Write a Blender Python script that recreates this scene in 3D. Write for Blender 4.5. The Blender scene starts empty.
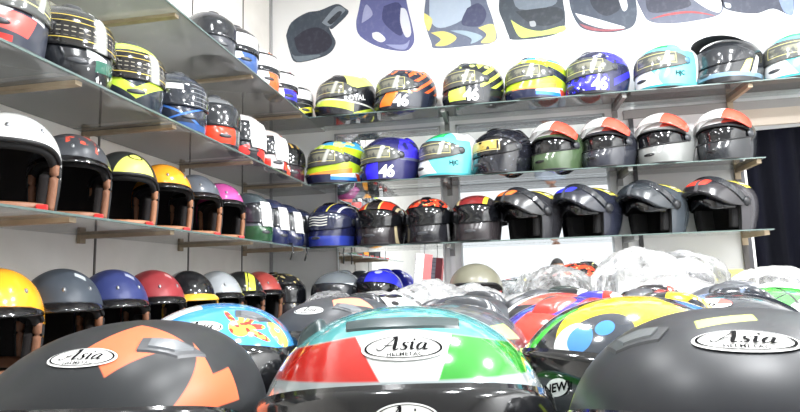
import bpy, bmesh, math, random
from mathutils import Vector, Matrix, noise, Euler
from math import pi, sin, cos, radians, sqrt, atan2, hypot
SC = bpy.context.scene
COL = SC.collection
random.seed(7)
CAMZ = 1.10
K = 1.06            # room scale

# ------------------------------------------------------------------ helpers
def rgb(r, g, b):
    f = lambda c: (c/255/12.92) if c/255 <= .04045 else ((c/255+.055)/1.055)**2.4
    return (f(r), f(g), f(b), 1)

class X:
    """shader maths expression"""
    def __init__(s, nt, v): s.nt, s.v = nt, v
    def _m(s, op, *a, clamp=False):
        n = s.nt.nodes.new('ShaderNodeMath'); n.operation = op; n.use_clamp = clamp
        for i, q in enumerate((s,)+a):
            if isinstance(q, X): s.nt.links.new(q.v, n.inputs[i])
            else: n.inputs[i].default_value = q
        return X(s.nt, n.outputs[0])
    def __add__(s, o): return s._m('ADD', o)
    __radd__ = __add__
    def __mul__(s, o): return s._m('MULTIPLY', o)
    __rmul__ = __mul__
    def __sub__(s, o): return s._m('SUBTRACT', o)
    def __rsub__(s, o): return (s*-1)+o
    def abs(s): return s._m('ABSOLUTE')
    def sin(s): return s._m('SINE')
    def sqrt(s): return s._m('SQRT')
    def mx(s, o): return s._m('MAXIMUM', o)
    def mn(s, o): return s._m('MINIMUM', o)
    def fl(s): return s._m('FRACT')
    def atan2(s, o): return s._m('ARCTAN2', o)
    def step(s, w=.0016): return s._m('MULTIPLY_ADD', 1/w, .5, clamp=True)

class Ctx:
    def __init__(s, nt):
        s.nt = nt
        tc = nt.nodes.new('ShaderNodeTexCoord'); sp = nt.nodes.new('ShaderNodeSeparateXYZ')
        nt.links.new(tc.outputs['Object'], sp.inputs[0]); s.co = tc.outputs['Object']
        s.x, s.y, s.z = (X(nt, sp.outputs[i]) for i in range(3))
        s.ay = s.y.abs()
    def noise(s, scale=20, detail=2):
        n = s.nt.nodes.new('ShaderNodeTexNoise'); n.inputs['Scale'].default_value = scale
        n.inputs['Detail'].default_value = detail; s.nt.links.new(s.co, n.inputs['Vector'])
        return X(s.nt, n.outputs['Fac'])
    def vor(s, scale=20):
        n = s.nt.nodes.new('ShaderNodeTexVoronoi'); n.inputs['Scale'].default_value = scale
        s.nt.links.new(s.co, n.inputs['Vector']); return X(s.nt, n.outputs['Distance'])
    def az(s): return s.y.atan2(s.x)

def band(e, lo, hi, w=.0016): return (e-lo).step(w)*(hi-e).step(w)
def ell(u, v, u0, v0, ru, rv, rot=0):
    a, b = u-u0, v-v0; c, q = cos(rot), sin(rot)
    p = (a*c+b*q)*(1/ru); r = (b*c-a*q)*(1/rv)
    return (1-(p*p+r*r).sqrt()).step(.03)

MATS = {}
def mat(name, base=(.5,.5,.5,1), rough=.4, metal=0, layers=(), coat=0, bump=None, spec=.5, tint=None):
    if name in MATS: return MATS[name]
    m = bpy.data.materials.new(name); m.use_nodes = True; nt = m.node_tree
    b = nt.nodes['Principled BSDF']; b.inputs['Roughness'].default_value = rough
    b.inputs['Metallic'].default_value = metal; b.inputs['Specular IOR Level'].default_value = spec
    b.inputs['Coat Weight'].default_value = coat; b.inputs['Coat Roughness'].default_value = .04
    b.inputs['Base Color'].default_value = base
    if layers or bump:
        c = Ctx(nt); cur = None
        for fn, col in layers:
            f = fn(c)
            mx = nt.nodes.new('ShaderNodeMix'); mx.data_type = 'RGBA'; mx.clamp_factor = True
            nt.links.new(f.v, mx.inputs[0])
            if cur is None: mx.inputs[6].default_value = base
            else: nt.links.new(cur, mx.inputs[6])
            mx.inputs[7].default_value = col; cur = mx.outputs[2]
        if cur: nt.links.new(cur, b.inputs['Base Color'])
        if bump:
            bn = nt.nodes.new('ShaderNodeBump'); bn.inputs['Strength'].default_value = bump[1]
            bn.inputs['Distance'].default_value = .01
            nt.links.new(c.noise(bump[0], 3).v, bn.inputs['Height']); nt.links.new(bn.outputs[0], b.inputs['Normal'])
    MATS[name] = m; return m

def sheer(name, tint, clear, rough=.05, white=0.0, fres=1.45, glossw=1.0):
    """thin see-through sheet: transparent + fresnel gloss (+ milky diffuse)"""
    if name in MATS: return MATS[name]
    m = bpy.data.materials.new(name); m.use_nodes = True; nt = m.node_tree; nt.nodes.clear()
    N = nt.nodes.new; L = nt.links.new
    o = N('ShaderNodeOutputMaterial'); t = N('ShaderNodeBsdfTransparent'); t.inputs[0].default_value = tint
    g = N('ShaderNodeBsdfGlossy'); g.inputs['Roughness'].default_value = rough; g.inputs[0].default_value = (glossw,)*3+(1,)
    fr = N('ShaderNodeFresnel'); fr.inputs[0].default_value = fres
    d = N('ShaderNodeBsdfDiffuse'); d.inputs[0].default_value = (clear, clear, clear, 1)
    m1 = N('ShaderNodeMixShader'); m1.inputs[0].default_value = white
    L(t.outputs[0], m1.inputs[1]); L(d.outputs[0], m1.inputs[2])
    m2 = N('ShaderNodeMixShader'); L(fr.outputs[0], m2.inputs[0]); L(m1.outputs[0], m2.inputs[1]); L(g.outputs[0], m2.inputs[2])
    L(m2.outputs[0], o.inputs[0]); MATS[name] = m; return m

def emit(name, col, st):
    m = bpy.data.materials.new(name); m.use_nodes = True; nt = m.node_tree
    b = nt.nodes['Principled BSDF']; b.inputs['Base Color'].default_value = col
    b.inputs['Emission Color'].default_value = col; b.inputs['Emission Strength'].default_value = st
    return m

MESH = {}
def mk(key, verts, faces, smooth=True, mats=None, idx=None):
    me = bpy.data.meshes.new(key); me.from_pydata([tuple(v) for v in verts], [], faces); me.update()
    me.polygons.foreach_set('use_smooth', [smooth]*len(me.polygons))
    if mats:
        for m in mats: me.materials.append(m)
        me.polygons.foreach_set('material_index', idx)
    else: me.materials.append(None)
    MESH[key] = me; return me
def mkb(key, bm, smooth=False, recalc=True):
    if recalc: bmesh.ops.recalc_face_normals(bm, faces=bm.faces)
    me = bpy.data.meshes.new(key); bm.to_mesh(me); bm.free()
    me.polygons.foreach_set('use_smooth', [smooth]*len(me.polygons))
    me.materials.append(None); MESH[key] = me; return me
def part(name, me, m, parent=None, label=None):
    if isinstance(me, str): me = MESH[me]
    o = bpy.data.objects.new(name, me); COL.objects.link(o)
    if m is not None:
        o.material_slots[0].link = 'OBJECT'; o.material_slots[0].material = m
    if parent: o.parent = parent
    if label: o['label'] = label
    return o
def thing(name, label, cat, loc=(0,0,0), rz=0, group=None, sc=1.0):
    o = bpy.data.objects.new(name, None); COL.objects.link(o); o.empty_display_size = .05
    o.location = loc; o.rotation_euler = (0, 0, rz); o.scale = sc if isinstance(sc, tuple) else (sc,)*3
    o['label'] = label; o['category'] = cat
    if group: o['group'] = group
    return o
def tag(o, label, cat, group=None):
    o['label'] = label; o['category'] = cat
    if group: o['group'] = group
    return o
def struct(o): o['kind'] = 'structure'; return o
def bx(bm, c, s, rot=None):
    M = Matrix.Translation(c) @ (rot.to_matrix().to_4x4() if rot else Matrix()) @ Matrix.Diagonal((*s, 1))
    return bmesh.ops.create_cube(bm, size=1, matrix=M)
def boxmesh(key, *boxes, bevel=0):
    bm = bmesh.new()
    for c, s in boxes: bx(bm, c, s)
    if bevel: bmesh.ops.bevel(bm, geom=bm.edges[:], offset=bevel, segments=2, affect='EDGES', profile=.7)
    return mkb(key, bm)
def tube(pts, r, closed=False, n=8, verts=None, faces=None):
    V = verts if verts is not None else []; F = faces if faces is not None else []
    b0 = len(V); m = len(pts); pts = [Vector(p) for p in pts]
    up = Vector((0,0,1))
    for i, p in enumerate(pts):
        a = pts[(i-1) % m] if (closed or i > 0) else p; b = pts[(i+1) % m] if (closed or i < m-1) else p
        t = (b-a).normalized()
        s = t.cross(up)
        if s.length < .05: s = t.cross(Vector((1,0,0)))
        s.normalize(); q = s.cross(t); rr = r[i] if isinstance(r, (list, tuple)) else r
        for k in range(n):
            a_ = 2*pi*k/n; V.append(p+s*cos(a_)*rr+q*sin(a_)*rr)
    for i in range(m if closed else m-1):
        j = (i+1) % m
        for k in range(n):
            l = (k+1) % n; F.append((b0+i*n+k, b0+i*n+l, b0+j*n+l, b0+j*n+k))
    if not closed:
        F.append(tuple(b0+k for k in range(n))[::-1]); F.append(tuple(b0+(m-1)*n+k for k in range(n)))
    return V, F

# ------------------------------------------------------------------ helmet surface
def smooth_path(p, n=8):
    out = []
    for i in range(len(p)-1):
        a, b, c, d = p[max(0, i-1)], p[i], p[i+1], p[min(len(p)-1, i+2)]
        for k in range(n):
            t = k/n; out.append(tuple(.5*((2*b[m])+(c[m]-a[m])*t+(2*a[m]-5*b[m]+4*c[m]-d[m])*t*t+(3*b[m]-a[m]-3*c[m]+d[m])*t**3) for m in range(len(b))))
    out.append(p[-1]); return out
class Surf:
    def __init__(s, H, AF, AB, W, zc, kf, ks, kb, chin, nt=2.4, nr=2.1, n=2.25, apex=.02):
        s.__dict__.update(locals())
    def raw(s, az, z):
        c, q = cos(az), sin(az); A = s.AF if c > 0 else s.AB
        R = ((abs(c)/A)**s.n+(abs(q)/s.W)**s.n)**(-1/s.n)
        sh = 0
        if z >= s.zc:
            t = min(1, (z-s.zc)/(s.H-s.zc)); r = max(0, 1-t**s.nt)**(1/s.nr); sh = -s.apex*t*t
        else:
            u = (s.zc-z)/s.zc; k = s.ks+((s.kf-s.ks) if c > 0 else (s.kb-s.ks))*c*c
            r = 1-k*u**1.7
        x, y = R*r*c, R*r*q
        if c > 0: x += s.chin*math.exp(-((z-.05)/.04)**2)*c**6
        return Vector((x+sh, y, z))
    def nrm(s, az, z):
        if z > s.H-.002: return Vector((0,0,1))
        e = .002; z0, z1 = max(0, z-e), min(s.H-.0005, z+e)
        a = s.raw(az+.01, z)-s.raw(az-.01, z); b = s.raw(az, z1)-s.raw(az, z0)
        v = a.cross(b)
        if v.length < 1e-9: return Vector((0,0,1))
        return v.normalized()
    def P(s, az, z, off=0):
        p = s.raw(az, z)
        return p+s.nrm(az, z)*off if off else p
    def top(s, x, y):
        lo, hi = s.zc, s.H
        for _ in range(26):
            z = (lo+hi)/2; t = (z-s.zc)/(s.H-s.zc); xx = x+s.apex*t*t
            az = atan2(y, xx); p = s.raw(az, z)
            if hypot(xx, y) <= hypot(p.x+s.apex*t*t, y if abs(p.y) < 1e-9 else p.y): lo = z
            else: hi = z
        return lo
FF = Surf(.258, .170, .172, .1325, .125, -.01, .10, .26, .020, nt=2.6, nr=2.15, apex=.012)
OF = Surf(.235, .138, .150, .120, .11, .0, .09, .16, 0, nt=2.2, nr=2.0, n=2.1, apex=.012)

def port_ff(az):
    a = min(1, abs(az)/radians(78)); return .098+.022*a*a, .184-.030*a**2.2
AZP = radians(78)
def grid_shell(S, az_open, zt_f, zb_f, nb=10, npn=6, nc=20, N=120):
    """rows list of z per column; returns verts, faces, hole flags"""
    V, F = [], []; rows = nb+npn+nc
    azs = [-pi+2*pi*j/N for j in range(N)]
    for j, az in enumerate(azs):
        a = max(-az_open, min(az_open, az)); zt, zb = zt_f(a), zb_f(a)
        for i in range(rows):
            if i < nb: z = zb*i/nb
            elif i < nb+npn: z = zb+(zt-zb)*(i-nb)/npn
            else:
                u = (i-nb-npn)/nc; z = zt+(S.H-zt)*sin(u*pi/2)**.9
            V.append((az, z))
    return V, azs, rows
def build_shell(key, S, az_open, zt_f, zb_f, off=0.0, th=.016, open_bottom=False, N=120, nb=10, npn=6, nc=20):
    pz, azs, rows = grid_shell(S, az_open, zt_f, zb_f, nb, npn, nc, N)
    idx = lambda i, j: (j % N)*rows+i
    def isopen(i, j):
        am = azs[j]+pi/N
        return abs(am) < az_open and (i < nb+npn and (open_bottom or i >= nb))
    Vo = [S.P(a, z, off) for a, z in pz]; Vo.append(Vector((-S.apex, 0, S.H+off))); topi = len(Vo)-1
    F = []
    for j in range(N):
        for i in range(rows-1):
            if not isopen(i, j): F.append((idx(i, j), idx(i, j+1), idx(i+1, j+1), idx(i+1, j)))
        F.append((idx(rows-1, j), idx(rows-1, j+1), topi))
    me = mk(key+'_shell', Vo, F)
    bm = bmesh.new(); bm.from_mesh(me); bmesh.ops.delete(bm, geom=[v for v in bm.verts if not v.link_faces], context='VERTS'); bm.to_mesh(me); bm.free()
    # lining: inner skin + lips joining it to the shell edges
    n0 = len(Vo); Vi = Vo+[S.P(a, z, -th) if z < S.H-.03 else S.P(a, z, -th) for a, z in pz]+[Vector((-S.apex, 0, S.H-th))]
    for k in range(n0, 2*n0-1):
        a, z = pz[k-n0]
        if z < .001: Vi[k] = Vi[k]+Vector((0, 0, .001-Vi[k].z))
    G = []
    from collections import Counter
    ed = {}
    for f in F:
        for a, b in zip(f, f[1:]+f[:1]):
            e = (min(a, b), max(a, b)); ed[e] = ed.get(e, 0)+1
        G.append(tuple(n0+k for k in f)[::-1])
    for (a, b), c in ed.items():
        if c == 1: G.append((a, b, n0+b, n0+a))
    me = mk(key+'_lining', Vi, G)
    bm = bmesh.new(); bm.from_mesh(me); bmesh.ops.delete(bm, geom=[v for v in bm.verts if not v.link_faces], context='VERTS')
    bmesh.ops.recalc_face_normals(bm, faces=bm.faces); bm.to_mesh(me); bm.free()
    for p in me.polygons: p.use_smooth = True
def patch(key, S, a0, a1, zlo, zhi, off=.004, na=40, nz=8, th=.0025, xf=None, zwarp=None):
    """curved slab lying over the helmet surface; zlo/zhi functions of azimuth"""
    V, F = [], []
    for lay in (0, 1):
        for i in range(na+1):
            az = a0+(a1-a0)*i/na; lo = zlo(az) if callable(zlo) else zlo; hi = zhi(az) if callable(zhi) else zhi
            for j in range(nz+1):
                p = S.P(az, lo+(hi-lo)*j/nz, off-(th if lay else 0)); V.append(xf @ p if xf else p)
    M = (na+1)*(nz+1); I = lambda l, i, j: l*M+i*(nz+1)+j
    for i in range(na):
        for j in range(nz):
            F.append((I(0,i,j), I(0,i+1,j), I(0,i+1,j+1), I(0,i,j+1))); F.append((I(1,i,j), I(1,i,j+1), I(1,i+1,j+1), I(1,i+1,j)))
    for i in range(na):
        F.append((I(0,i,0), I(1,i,0), I(1,i+1,0), I(0,i+1,0))); F.append((I(0,i,nz), I(0,i+1,nz), I(1,i+1,nz), I(1,i,nz)))
    for j in range(nz):
        F.append((I(0,0,j), I(0,0,j+1), I(1,0,j+1), I(1,0,j))); F.append((I(0,na,j), I(1,na,j), I(1,na,j+1), I(0,na,j+1)))
    return mk(key, V, F)
def bump_top(key, S, x0, x1, hw, h, n=14, taper=.7, yoff=0, sink=.003):
    """raised scoop on the crown between x0 and x1"""
    V, F = [], []
    for i in range(n+1):
        u = i/n; x = x0+(x1-x0)*u
        w = hw*(taper+(1-taper)*sin(pi*min(1, u*.9+.05)))
        for j in range(n+1):
            v = -1+2*j/n; y = yoff+v*w*(1-.0*u)
            e = (1-abs(v)**5)*(1-(abs(2*u-1))**6)
            prof = (.35+.65*u**.6) if True else 1
            V.append(Vector((x, y, S.top(x, y)-sink+(h+sink)*e*prof)))
    for i in range(n):
        for j in range(n):
            k = i*(n+1)+j; F.append((k, k+1, k+n+2, k+n+1))
    me = mk(key, V, F)
    bm = bmesh.new(); bm.from_mesh(me)
    bmesh.ops.recalc_face_normals(bm, faces=bm.faces); bm.to_mesh(me); bm.free(); me.polygons.foreach_set('use_smooth', [True]*len(me.polygons)); return me
def bump_side(key, S, az0, z0, da, dz, h, n=12, power=4):
    V, F = [], []
    for i in range(n+1):
        u = -1+2*i/n
        for j in range(n+1):
            v = -1+2*j/n
            # square to disc
            uu, vv = u*sqrt(1-v*v/2), v*sqrt(1-u*u/2)
            d = min(1, hypot(uu, vv)); V.append(S.P(az0+uu*da, z0+vv*dz, -.002+(h+.002)*(1-d**power)))
    for i in range(n):
        for j in range(n):
            k = i*(n+1)+j; F.append((k, k+n+1, k+n+2, k+1))
    return mk(key, V, F)
def ring(key, S, zf, a0, a1, r, off=0, n=72, closed=False):
    pts = [S.P(a0+(a1-a0)*i/n, zf(a0+(a1-a0)*i/n), off) for i in range(n if closed else n+1)]
    V, F = tube(pts, r, closed); return mk(key, V, F)

# ---- full-face prototype meshes
build_shell('ff', FF, AZP, lambda a: port_ff(a)[1], lambda a: port_ff(a)[0])
loop = [FF.P(a, port_ff(a)[1], .0) for a in [AZP*(-1+2*i/50) for i in range(51)]]+[FF.P(a, port_ff(a)[0], .0) for a in [AZP*(1-2*i/50) for i in range(51)]]
V, F = tube(loop, .004, True, 6); mk('ff_port_trim', V, F)
ring('ff_bottom_trim', FF, lambda a: .004, -pi, pi, .0042, .0, 90, True)
vz0 = lambda az: port_ff(min(AZP, abs(az)))[0]-.007+.012*(abs(az)/radians(84))**8
vz1 = lambda az: port_ff(min(AZP, abs(az)))[1]+.021-.022*(abs(az)/radians(84))**6
patch('ff_visor', FF, -radians(84), radians(84), vz0, vz1, .0062, 60, 10)
vz1l = lambda az: port_ff(min(AZP, abs(az)))[1]+.008-.012*(abs(az)/radians(84))**6
patch('ff_visor_low', FF, -radians(84), radians(84), vz0, vz1l, .0062, 60, 10)
piv = Vector((.0, 0, .140))
def visor_up(key, ang, grow=1.045):
    R = Matrix.Translation(piv) @ Matrix.Rotation(-radians(ang), 4, 'Y') @ Matrix.Scale(grow, 4) @ Matrix.Translation(-piv)
    patch(key, FF, -radians(72), radians(72), lambda a: .112+.02*(abs(a)/1.25)**3, vz1, .0085, 60, 10, xf=R)
visor_up('ff_visor_up', 36, 1.05)
for s, nm in ((1, 'l'), (-1, 'r')): bump_side('ff_pivot_'+nm, FF, s*radians(83), .138, radians(11), .022, .010)
bump_top('ff_vent_a', FF, .035, .105, .017, .011, yoff=.045)
bump_top('ff_vent_b', FF, .035, .105, .017, .011, yoff=-.045)
bump_top('ff_vent_c', FF, .015, .10, .03, .011)
bump_top('ff_spoiler', FF, -.163, -.075, .066, .022, taper=.8)
bump_side('ff_chin_vent', FF, 0, .050, radians(11), .009, .005, power=6)
bump_side('ff_rear_vent', FF, pi, .10, radians(22), .03, .010, power=5)
# raised block on the temple, like a vent switch
bump_top('ff_vent_side', FF, .0, .05, .014, .012, yoff=-.085)
def plate_top(key, S, pts, h, cuts=3):
    bm = bmesh.new(); bm.faces.new([bm.verts.new((x, y, 0)) for x, y in pts])
    bmesh.ops.triangulate(bm, faces=bm.faces[:]); bmesh.ops.subdivide_edges(bm, edges=bm.edges[:], cuts=cuts, use_grid_fill=True)
    bnd = [e for e in bm.edges if len(e.link_faces) == 1]
    for v in bm.verts: v.co.z = S.top(v.co.x, v.co.y)+h
    ex = bmesh.ops.extrude_edge_only(bm, edges=bnd)
    for v in [g for g in ex['geom'] if isinstance(g, bmesh.types.BMVert)]:
        x, y = v.co.x*1.02, v.co.y*1.02; v.co = Vector((x, y, S.top(x, y)-.001))
    return mkb(key, bm, False)
def vent_plate(key, pts, h=.0016):
    cx, cy = sum(p[0] for p in pts)/len(pts), sum(p[1] for p in pts)/len(pts)
    plate_top(key+'_ridge', FF, [(cx+(x-cx)*.66, cy+(y-cy)*.66) for x, y in pts], h+.0016)
    plate_top(key, FF, pts, h)
vent_plate('plate_l', [(.094, .044), (.080, .076), (.052, .092), (.056, .066), (.074, .040)])
vent_plate('plate_r', [(.090, -.050), (.074, -.044), (.058, -.066), (.052, -.090), (.078, -.080)])
plate_top('ff_vent_wide', FF, [(.103-5*y*y, y) for y in [-.046+.0115*i for i in range(9)]]+[(.085-5*y*y, y) for y in [.048-.012*i for i in range(9)]], .0016)
# off-road style peak
def peak_mesh(key, S, zfun, a1, length, drop, base_off=.004, lift=.0):
    V, F = [], []; na, nl = 30, 8
    for lay in (0, 1):
        for i in range(na+1):
            az = -a1+2*a1*i/na; p = S.P(az, zfun(az), base_off)
            k = cos(az/a1*pi/2)**.55 if abs(az) < a1-1e-6 else 0
            d = Vector((1, .25*sin(az), 0)).normalized()
            for j in range(nl+1):
                u = j/nl; q = p+d*length*k*u+Vector((0, 0, lift*u*k-drop*k*u*u-(.003 if lay else 0)))
                V.append(q)
    M = (na+1)*(nl+1); I = lambda l, i, j: l*M+i*(nl+1)+j
    for i in range(na):
        for j in range(nl):
            F.append((I(0,i,j), I(0,i,j+1), I(0,i+1,j+1), I(0,i+1,j))); F.append((I(1,i,j), I(1,i+1,j), I(1,i+1,j+1), I(1,i,j+1)))
        F.append((I(0,i,nl), I(1,i,nl), I(1,i+1,nl), I(0,i+1,nl))); F.append((I(0,i,0), I(0,i+1,0), I(1,i+1,0), I(1,i,0)))
    return mk(key, V, F)
peak_mesh('ff_peak', FF, lambda a: .226-.02*(a/1.2)**2, radians(72), .066, .010, .008, .022)

# ---- open-face prototype
AZO = radians(66)
ozt = lambda a: .146-.030*(min(1, abs(a)/AZO))**5
build_shell('of', OF, AZO, ozt, lambda a: .02, th=.014, open_bottom=True, N=120)
hole = [OF.P(-AZO, z, 0) for z in [.002+.112*i/16 for i in range(16)]]+[OF.P(AZO*(-1+2*i/40), ozt(AZO*(-1+2*i/40)), 0) for i in range(41)]+[OF.P(AZO, z, 0) for z in [.114-.112*i/16 for i in range(1, 17)]]
V, F = tube(hole, .0055, False, 8); mk('of_edge_trim', V, F)
# leather: padded roll round the face opening, and the neck roll
for s, nm in ((1, 'l'), (-1, 'r')):
    V, F = tube([OF.P(s*AZO*.99, z, -.010) for z in [.008+.104*i/14 for i in range(15)]], .0115, False, 10); mk('of_face_pad_'+nm, V, F)
V, F = tube([OF.P(AZO*(-1+2*i/40)*.97, ozt(AZO*(-1+2*i/40))-.004, -.014) for i in range(41)], .010, False, 10); mk('of_brow_pad', V, F)
for s, nm in ((1, 'l'), (-1, 'r')): bump_pad = patch('of_cheek_'+nm, OF, s*radians(62), s*radians(108), .012, lambda a: .105-.02*abs(sin(a*2)), -.020, 12, 10, th=.022)
pts = [OF.P(radians(75)+radians(210)*i/40, .014, -.022) for i in range(41)]; V, F = tube(pts, .013, False, 10); mk('of_neck_roll', V, F)
peak_mesh('of_peak', OF, lambda a: ozt(0)+.008-.016*(a/AZO)**2, radians(72), .042, .020, .001)
for k, az in enumerate((-40, 0, 40)):
    bump_side('of_snap_%d' % k, OF, radians(az), .182, radians(3), .006, .004, n=8)
# strap lying out through the opening
pts = smooth_path([tuple(v) for v in (OF.P(-radians(64), .035, -.016), Vector((.062, -.085, .016)), Vector((.085, -.045, .012)), Vector((.092, 0, .0115)), Vector((.088, .045, .0115)), Vector((.070, .080, .0115)))], 5)
V, F = tube(pts, .0105, False, 10); mk('of_strap', V, F)
boxmesh('of_buckle', ((.092,.078,.009),(.028,.026,.015)), bevel=.004)

# ---- modular prototype (chin bar swung up)
AZM = radians(70)
mzt = lambda a: .188-.035*(min(1, abs(a)/AZM))**4
build_shell('mod', FF, AZM, mzt, lambda a: .02, th=.018, open_bottom=True)
R = Matrix.Translation((-.005, 0, .135)) @ Matrix.Rotation(-radians(50), 4, 'Y') @ Matrix.Scale(1.025, 4) @ Matrix.Translation((.005, 0, -.135))
mz0 = lambda az: .004+.085*(abs(az)/radians(86))**3
mz1 = lambda az: .094-.012*(abs(az)/radians(86))**2+.012*(abs(az)/radians(86))**6
patch('mod_chin_bar', FF, -radians(86), radians(86), mz0, mz1, .006, 50, 12, th=.022, xf=R)
bump_side('mod_pivot', FF, radians(84), .138, radians(12), .026, .016)
bump_side('mod_pivot_r', FF, -radians(84), .138, radians(12), .026, .016)
R2 = Matrix.Translation((-.005, 0, .135)) @ Matrix.Rotation(-radians(48), 4, 'Y') @ Matrix.Scale(1.015, 4) @ Matrix.Translation((.005, 0, -.135))
patch('mod_visor', FF, -radians(78), radians(78), lambda a: .100, lambda a: .136-.01*(abs(a)/radians(78))**2, .006, 40, 8, xf=R2)
patch('mod_sun_shield', FF, -radians(62), radians(62), lambda a: .105+.03*math.exp(-(a/.25)**2), lambda a: .19-.02*(abs(a)/1.1)**2, -.010, 40, 8)
for s, nm in ((1, 'l'), (-1, 'r')): patch('mod_cheek_'+nm, FF, s*radians(58), s*radians(105), .012, .115, -.022, 12, 10, th=.03)
ring('mod_edge', FF, lambda a: mzt(a), -AZM, AZM, .004, 0, 50)

# ------------------------------------------------------------------ lettering on the shells
def font_mesh(txt, shear=0, bold=0, space=1.0):
    cu = bpy.data.curves.new('t', 'FONT'); cu.body = txt; cu.shear = shear; cu.offset = bold; cu.align_x = 'CENTER'; cu.align_y = 'CENTER'
    cu.space_character = space; cu.resolution_u = 3
    o = bpy.data.objects.new('t', cu); COL.objects.link(o); dg = bpy.context.evaluated_depsgraph_get(); dg.update()
    me = bpy.data.meshes.new_from_object(o.evaluated_get(dg)); bpy.data.objects.remove(o); bpy.data.curves.remove(cu)
    bm = bmesh.new(); bm.from_mesh(me); bmesh.ops.triangulate(bm, faces=bm.faces[:]); bpy.data.meshes.remove(me)
    xs = [v.co.x for v in bm.verts]; ys = [v.co.y for v in bm.verts]
    cx, cy = (min(xs)+max(xs))/2, (min(ys)+max(ys))/2; h = max(ys)-min(ys)
    for v in bm.verts: v.co = Vector(((v.co.x-cx)/h, (v.co.y-cy)/h, 0))
    return bm                     # height 1, centred
def script_mesh():
    """the slanted hand-drawn word of the forehead badge, height about 1"""
    S = [[(-.25,.22,.05),(-.12,.03,.09),(.08,.06,.07),(.30,.45,.06),(.62,1.0,.08)],
         [(.46,.94,.06),(.64,1.02,.16),(.70,.5,.20),(.72,.08,.18),(.84,.02,.10),(.96,.12,.05)],
         [(.02,.44,.05),(.30,.34,.08),(.66,.38,.06)],
         [(1.40,.50,.10),(1.28,.57,.07),(1.14,.50,.12),(1.18,.34,.15),(1.32,.22,.16),(1.32,.06,.12),(1.16,-.01,.08),(1.02,.08,.13)],
         [(1.50,.50,.06),(1.60,.56,.12),(1.60,.2,.17),(1.64,.03,.13),(1.78,.08,.05)],
         [(1.60,.80,.15),(1.66,.80,.17),(1.72,.80,.14)],
         [(2.30,.48,.08),(2.12,.57,.08),(1.94,.36,.15),(1.94,.08,.14),(2.08,.01,.08),(2.24,.22,.07)],
         [(2.34,.56,.13),(2.28,.25,.16),(2.32,.04,.13),(2.50,.10,.05)]]
    bm = bmesh.new()
    for st in S:
        q = smooth_path(st); prev = None
        for i, (x, y, w) in enumerate(q):
            a, b = q[max(0, i-1)], q[min(len(q)-1, i+1)]
            d = Vector((b[0]-a[0], b[1]-a[1], 0)).normalized(); nn = Vector((-d.y, d.x, 0))
            c = Vector((x+y*.22, y, 0)); l, r = bm.verts.new(c+nn*w/2), bm.verts.new(c-nn*w/2)
            if prev: bm.faces.new((prev[1], r, l, prev[0]))
            prev = (l, r)
    for v in bm.verts: v.co.x -= 1.22; v.co.y -= .48
    return bm
def disc_bm(rx, ry, inner=0, n=56, rings=8):
    bm = bmesh.new(); L = []
    for k in range(rings+1):
        f = inner+(1-inner)*k/rings
        if f == 0: L.append([bm.verts.new((0,0,0))]); continue
        L.append([bm.verts.new((rx*f*cos(2*pi*i/n), ry*f*sin(2*pi*i/n), 0)) for i in range(n)])
    for a, b in zip(L, L[1:]):
        for i in range(n):
            j = (i+1) % n
            if len(a) == 1: bm.faces.new((a[0], b[i], b[j]))
            else: bm.faces.new((a[i], b[i], b[j], a[j]))
    return bm
def poly_bm(pts, cuts=3):
    bm = bmesh.new(); bm.faces.new([bm.verts.new((x, y, 0)) for x, y in pts])
    bmesh.ops.triangulate(bm, faces=bm.faces[:]); bmesh.ops.subdivide_edges(bm, edges=bm.edges[:], cuts=cuts, use_grid_fill=True); return bm
def rect_bm(w, h, n=8):
    bm = bmesh.new(); bmesh.ops.create_grid(bm, x_segments=n, y_segments=n, size=.5)
    for v in bm.verts: v.co.x *= w; v.co.y *= h
    return bm
def wrap(key, bm, S, az, z0, sx, sy=None, off=.0012, rot=0):
    """lay a flat drawing on the helmet around azimuth az, height z0 (normals outwards)"""
    sy = sy or sx; base = S.P(az, z0); n = S.nrm(az, z0); side = Vector((-sin(az), cos(az), 0))
    side = (side-n*side.dot(n)).normalized(); up = n.cross(side)
    c, s = cos(rot), sin(rot)
    from mathutils.bvhtree import BVHTree
    for v in bm.verts:
        u, w = v.co.x*sx, v.co.y*sy; u, w = u*c-w*s, u*s+w*c
        p = base+side*u+up*w
        # march towards the shell along -n
        o = p+n*.05; lo, hi = 0.0, .14
        def inside(q):
            if q.z >= S.H: return False
            t = max(0, (q.z-S.zc)/(S.H-S.zc)); sh = S.apex*t*t
            a = atan2(q.y, q.x+sh)
            r = S.raw(a, max(0, q.z)); return hypot(q.x+sh, q.y) < hypot(r.x+sh, r.y)
        for _ in range(22):
            m = (lo+hi)/2
            if inside(o-n*m): hi = m
            else: lo = m
        v.co = o-n*(lo-off)
    return mkb(key, bm, True, False)

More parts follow.
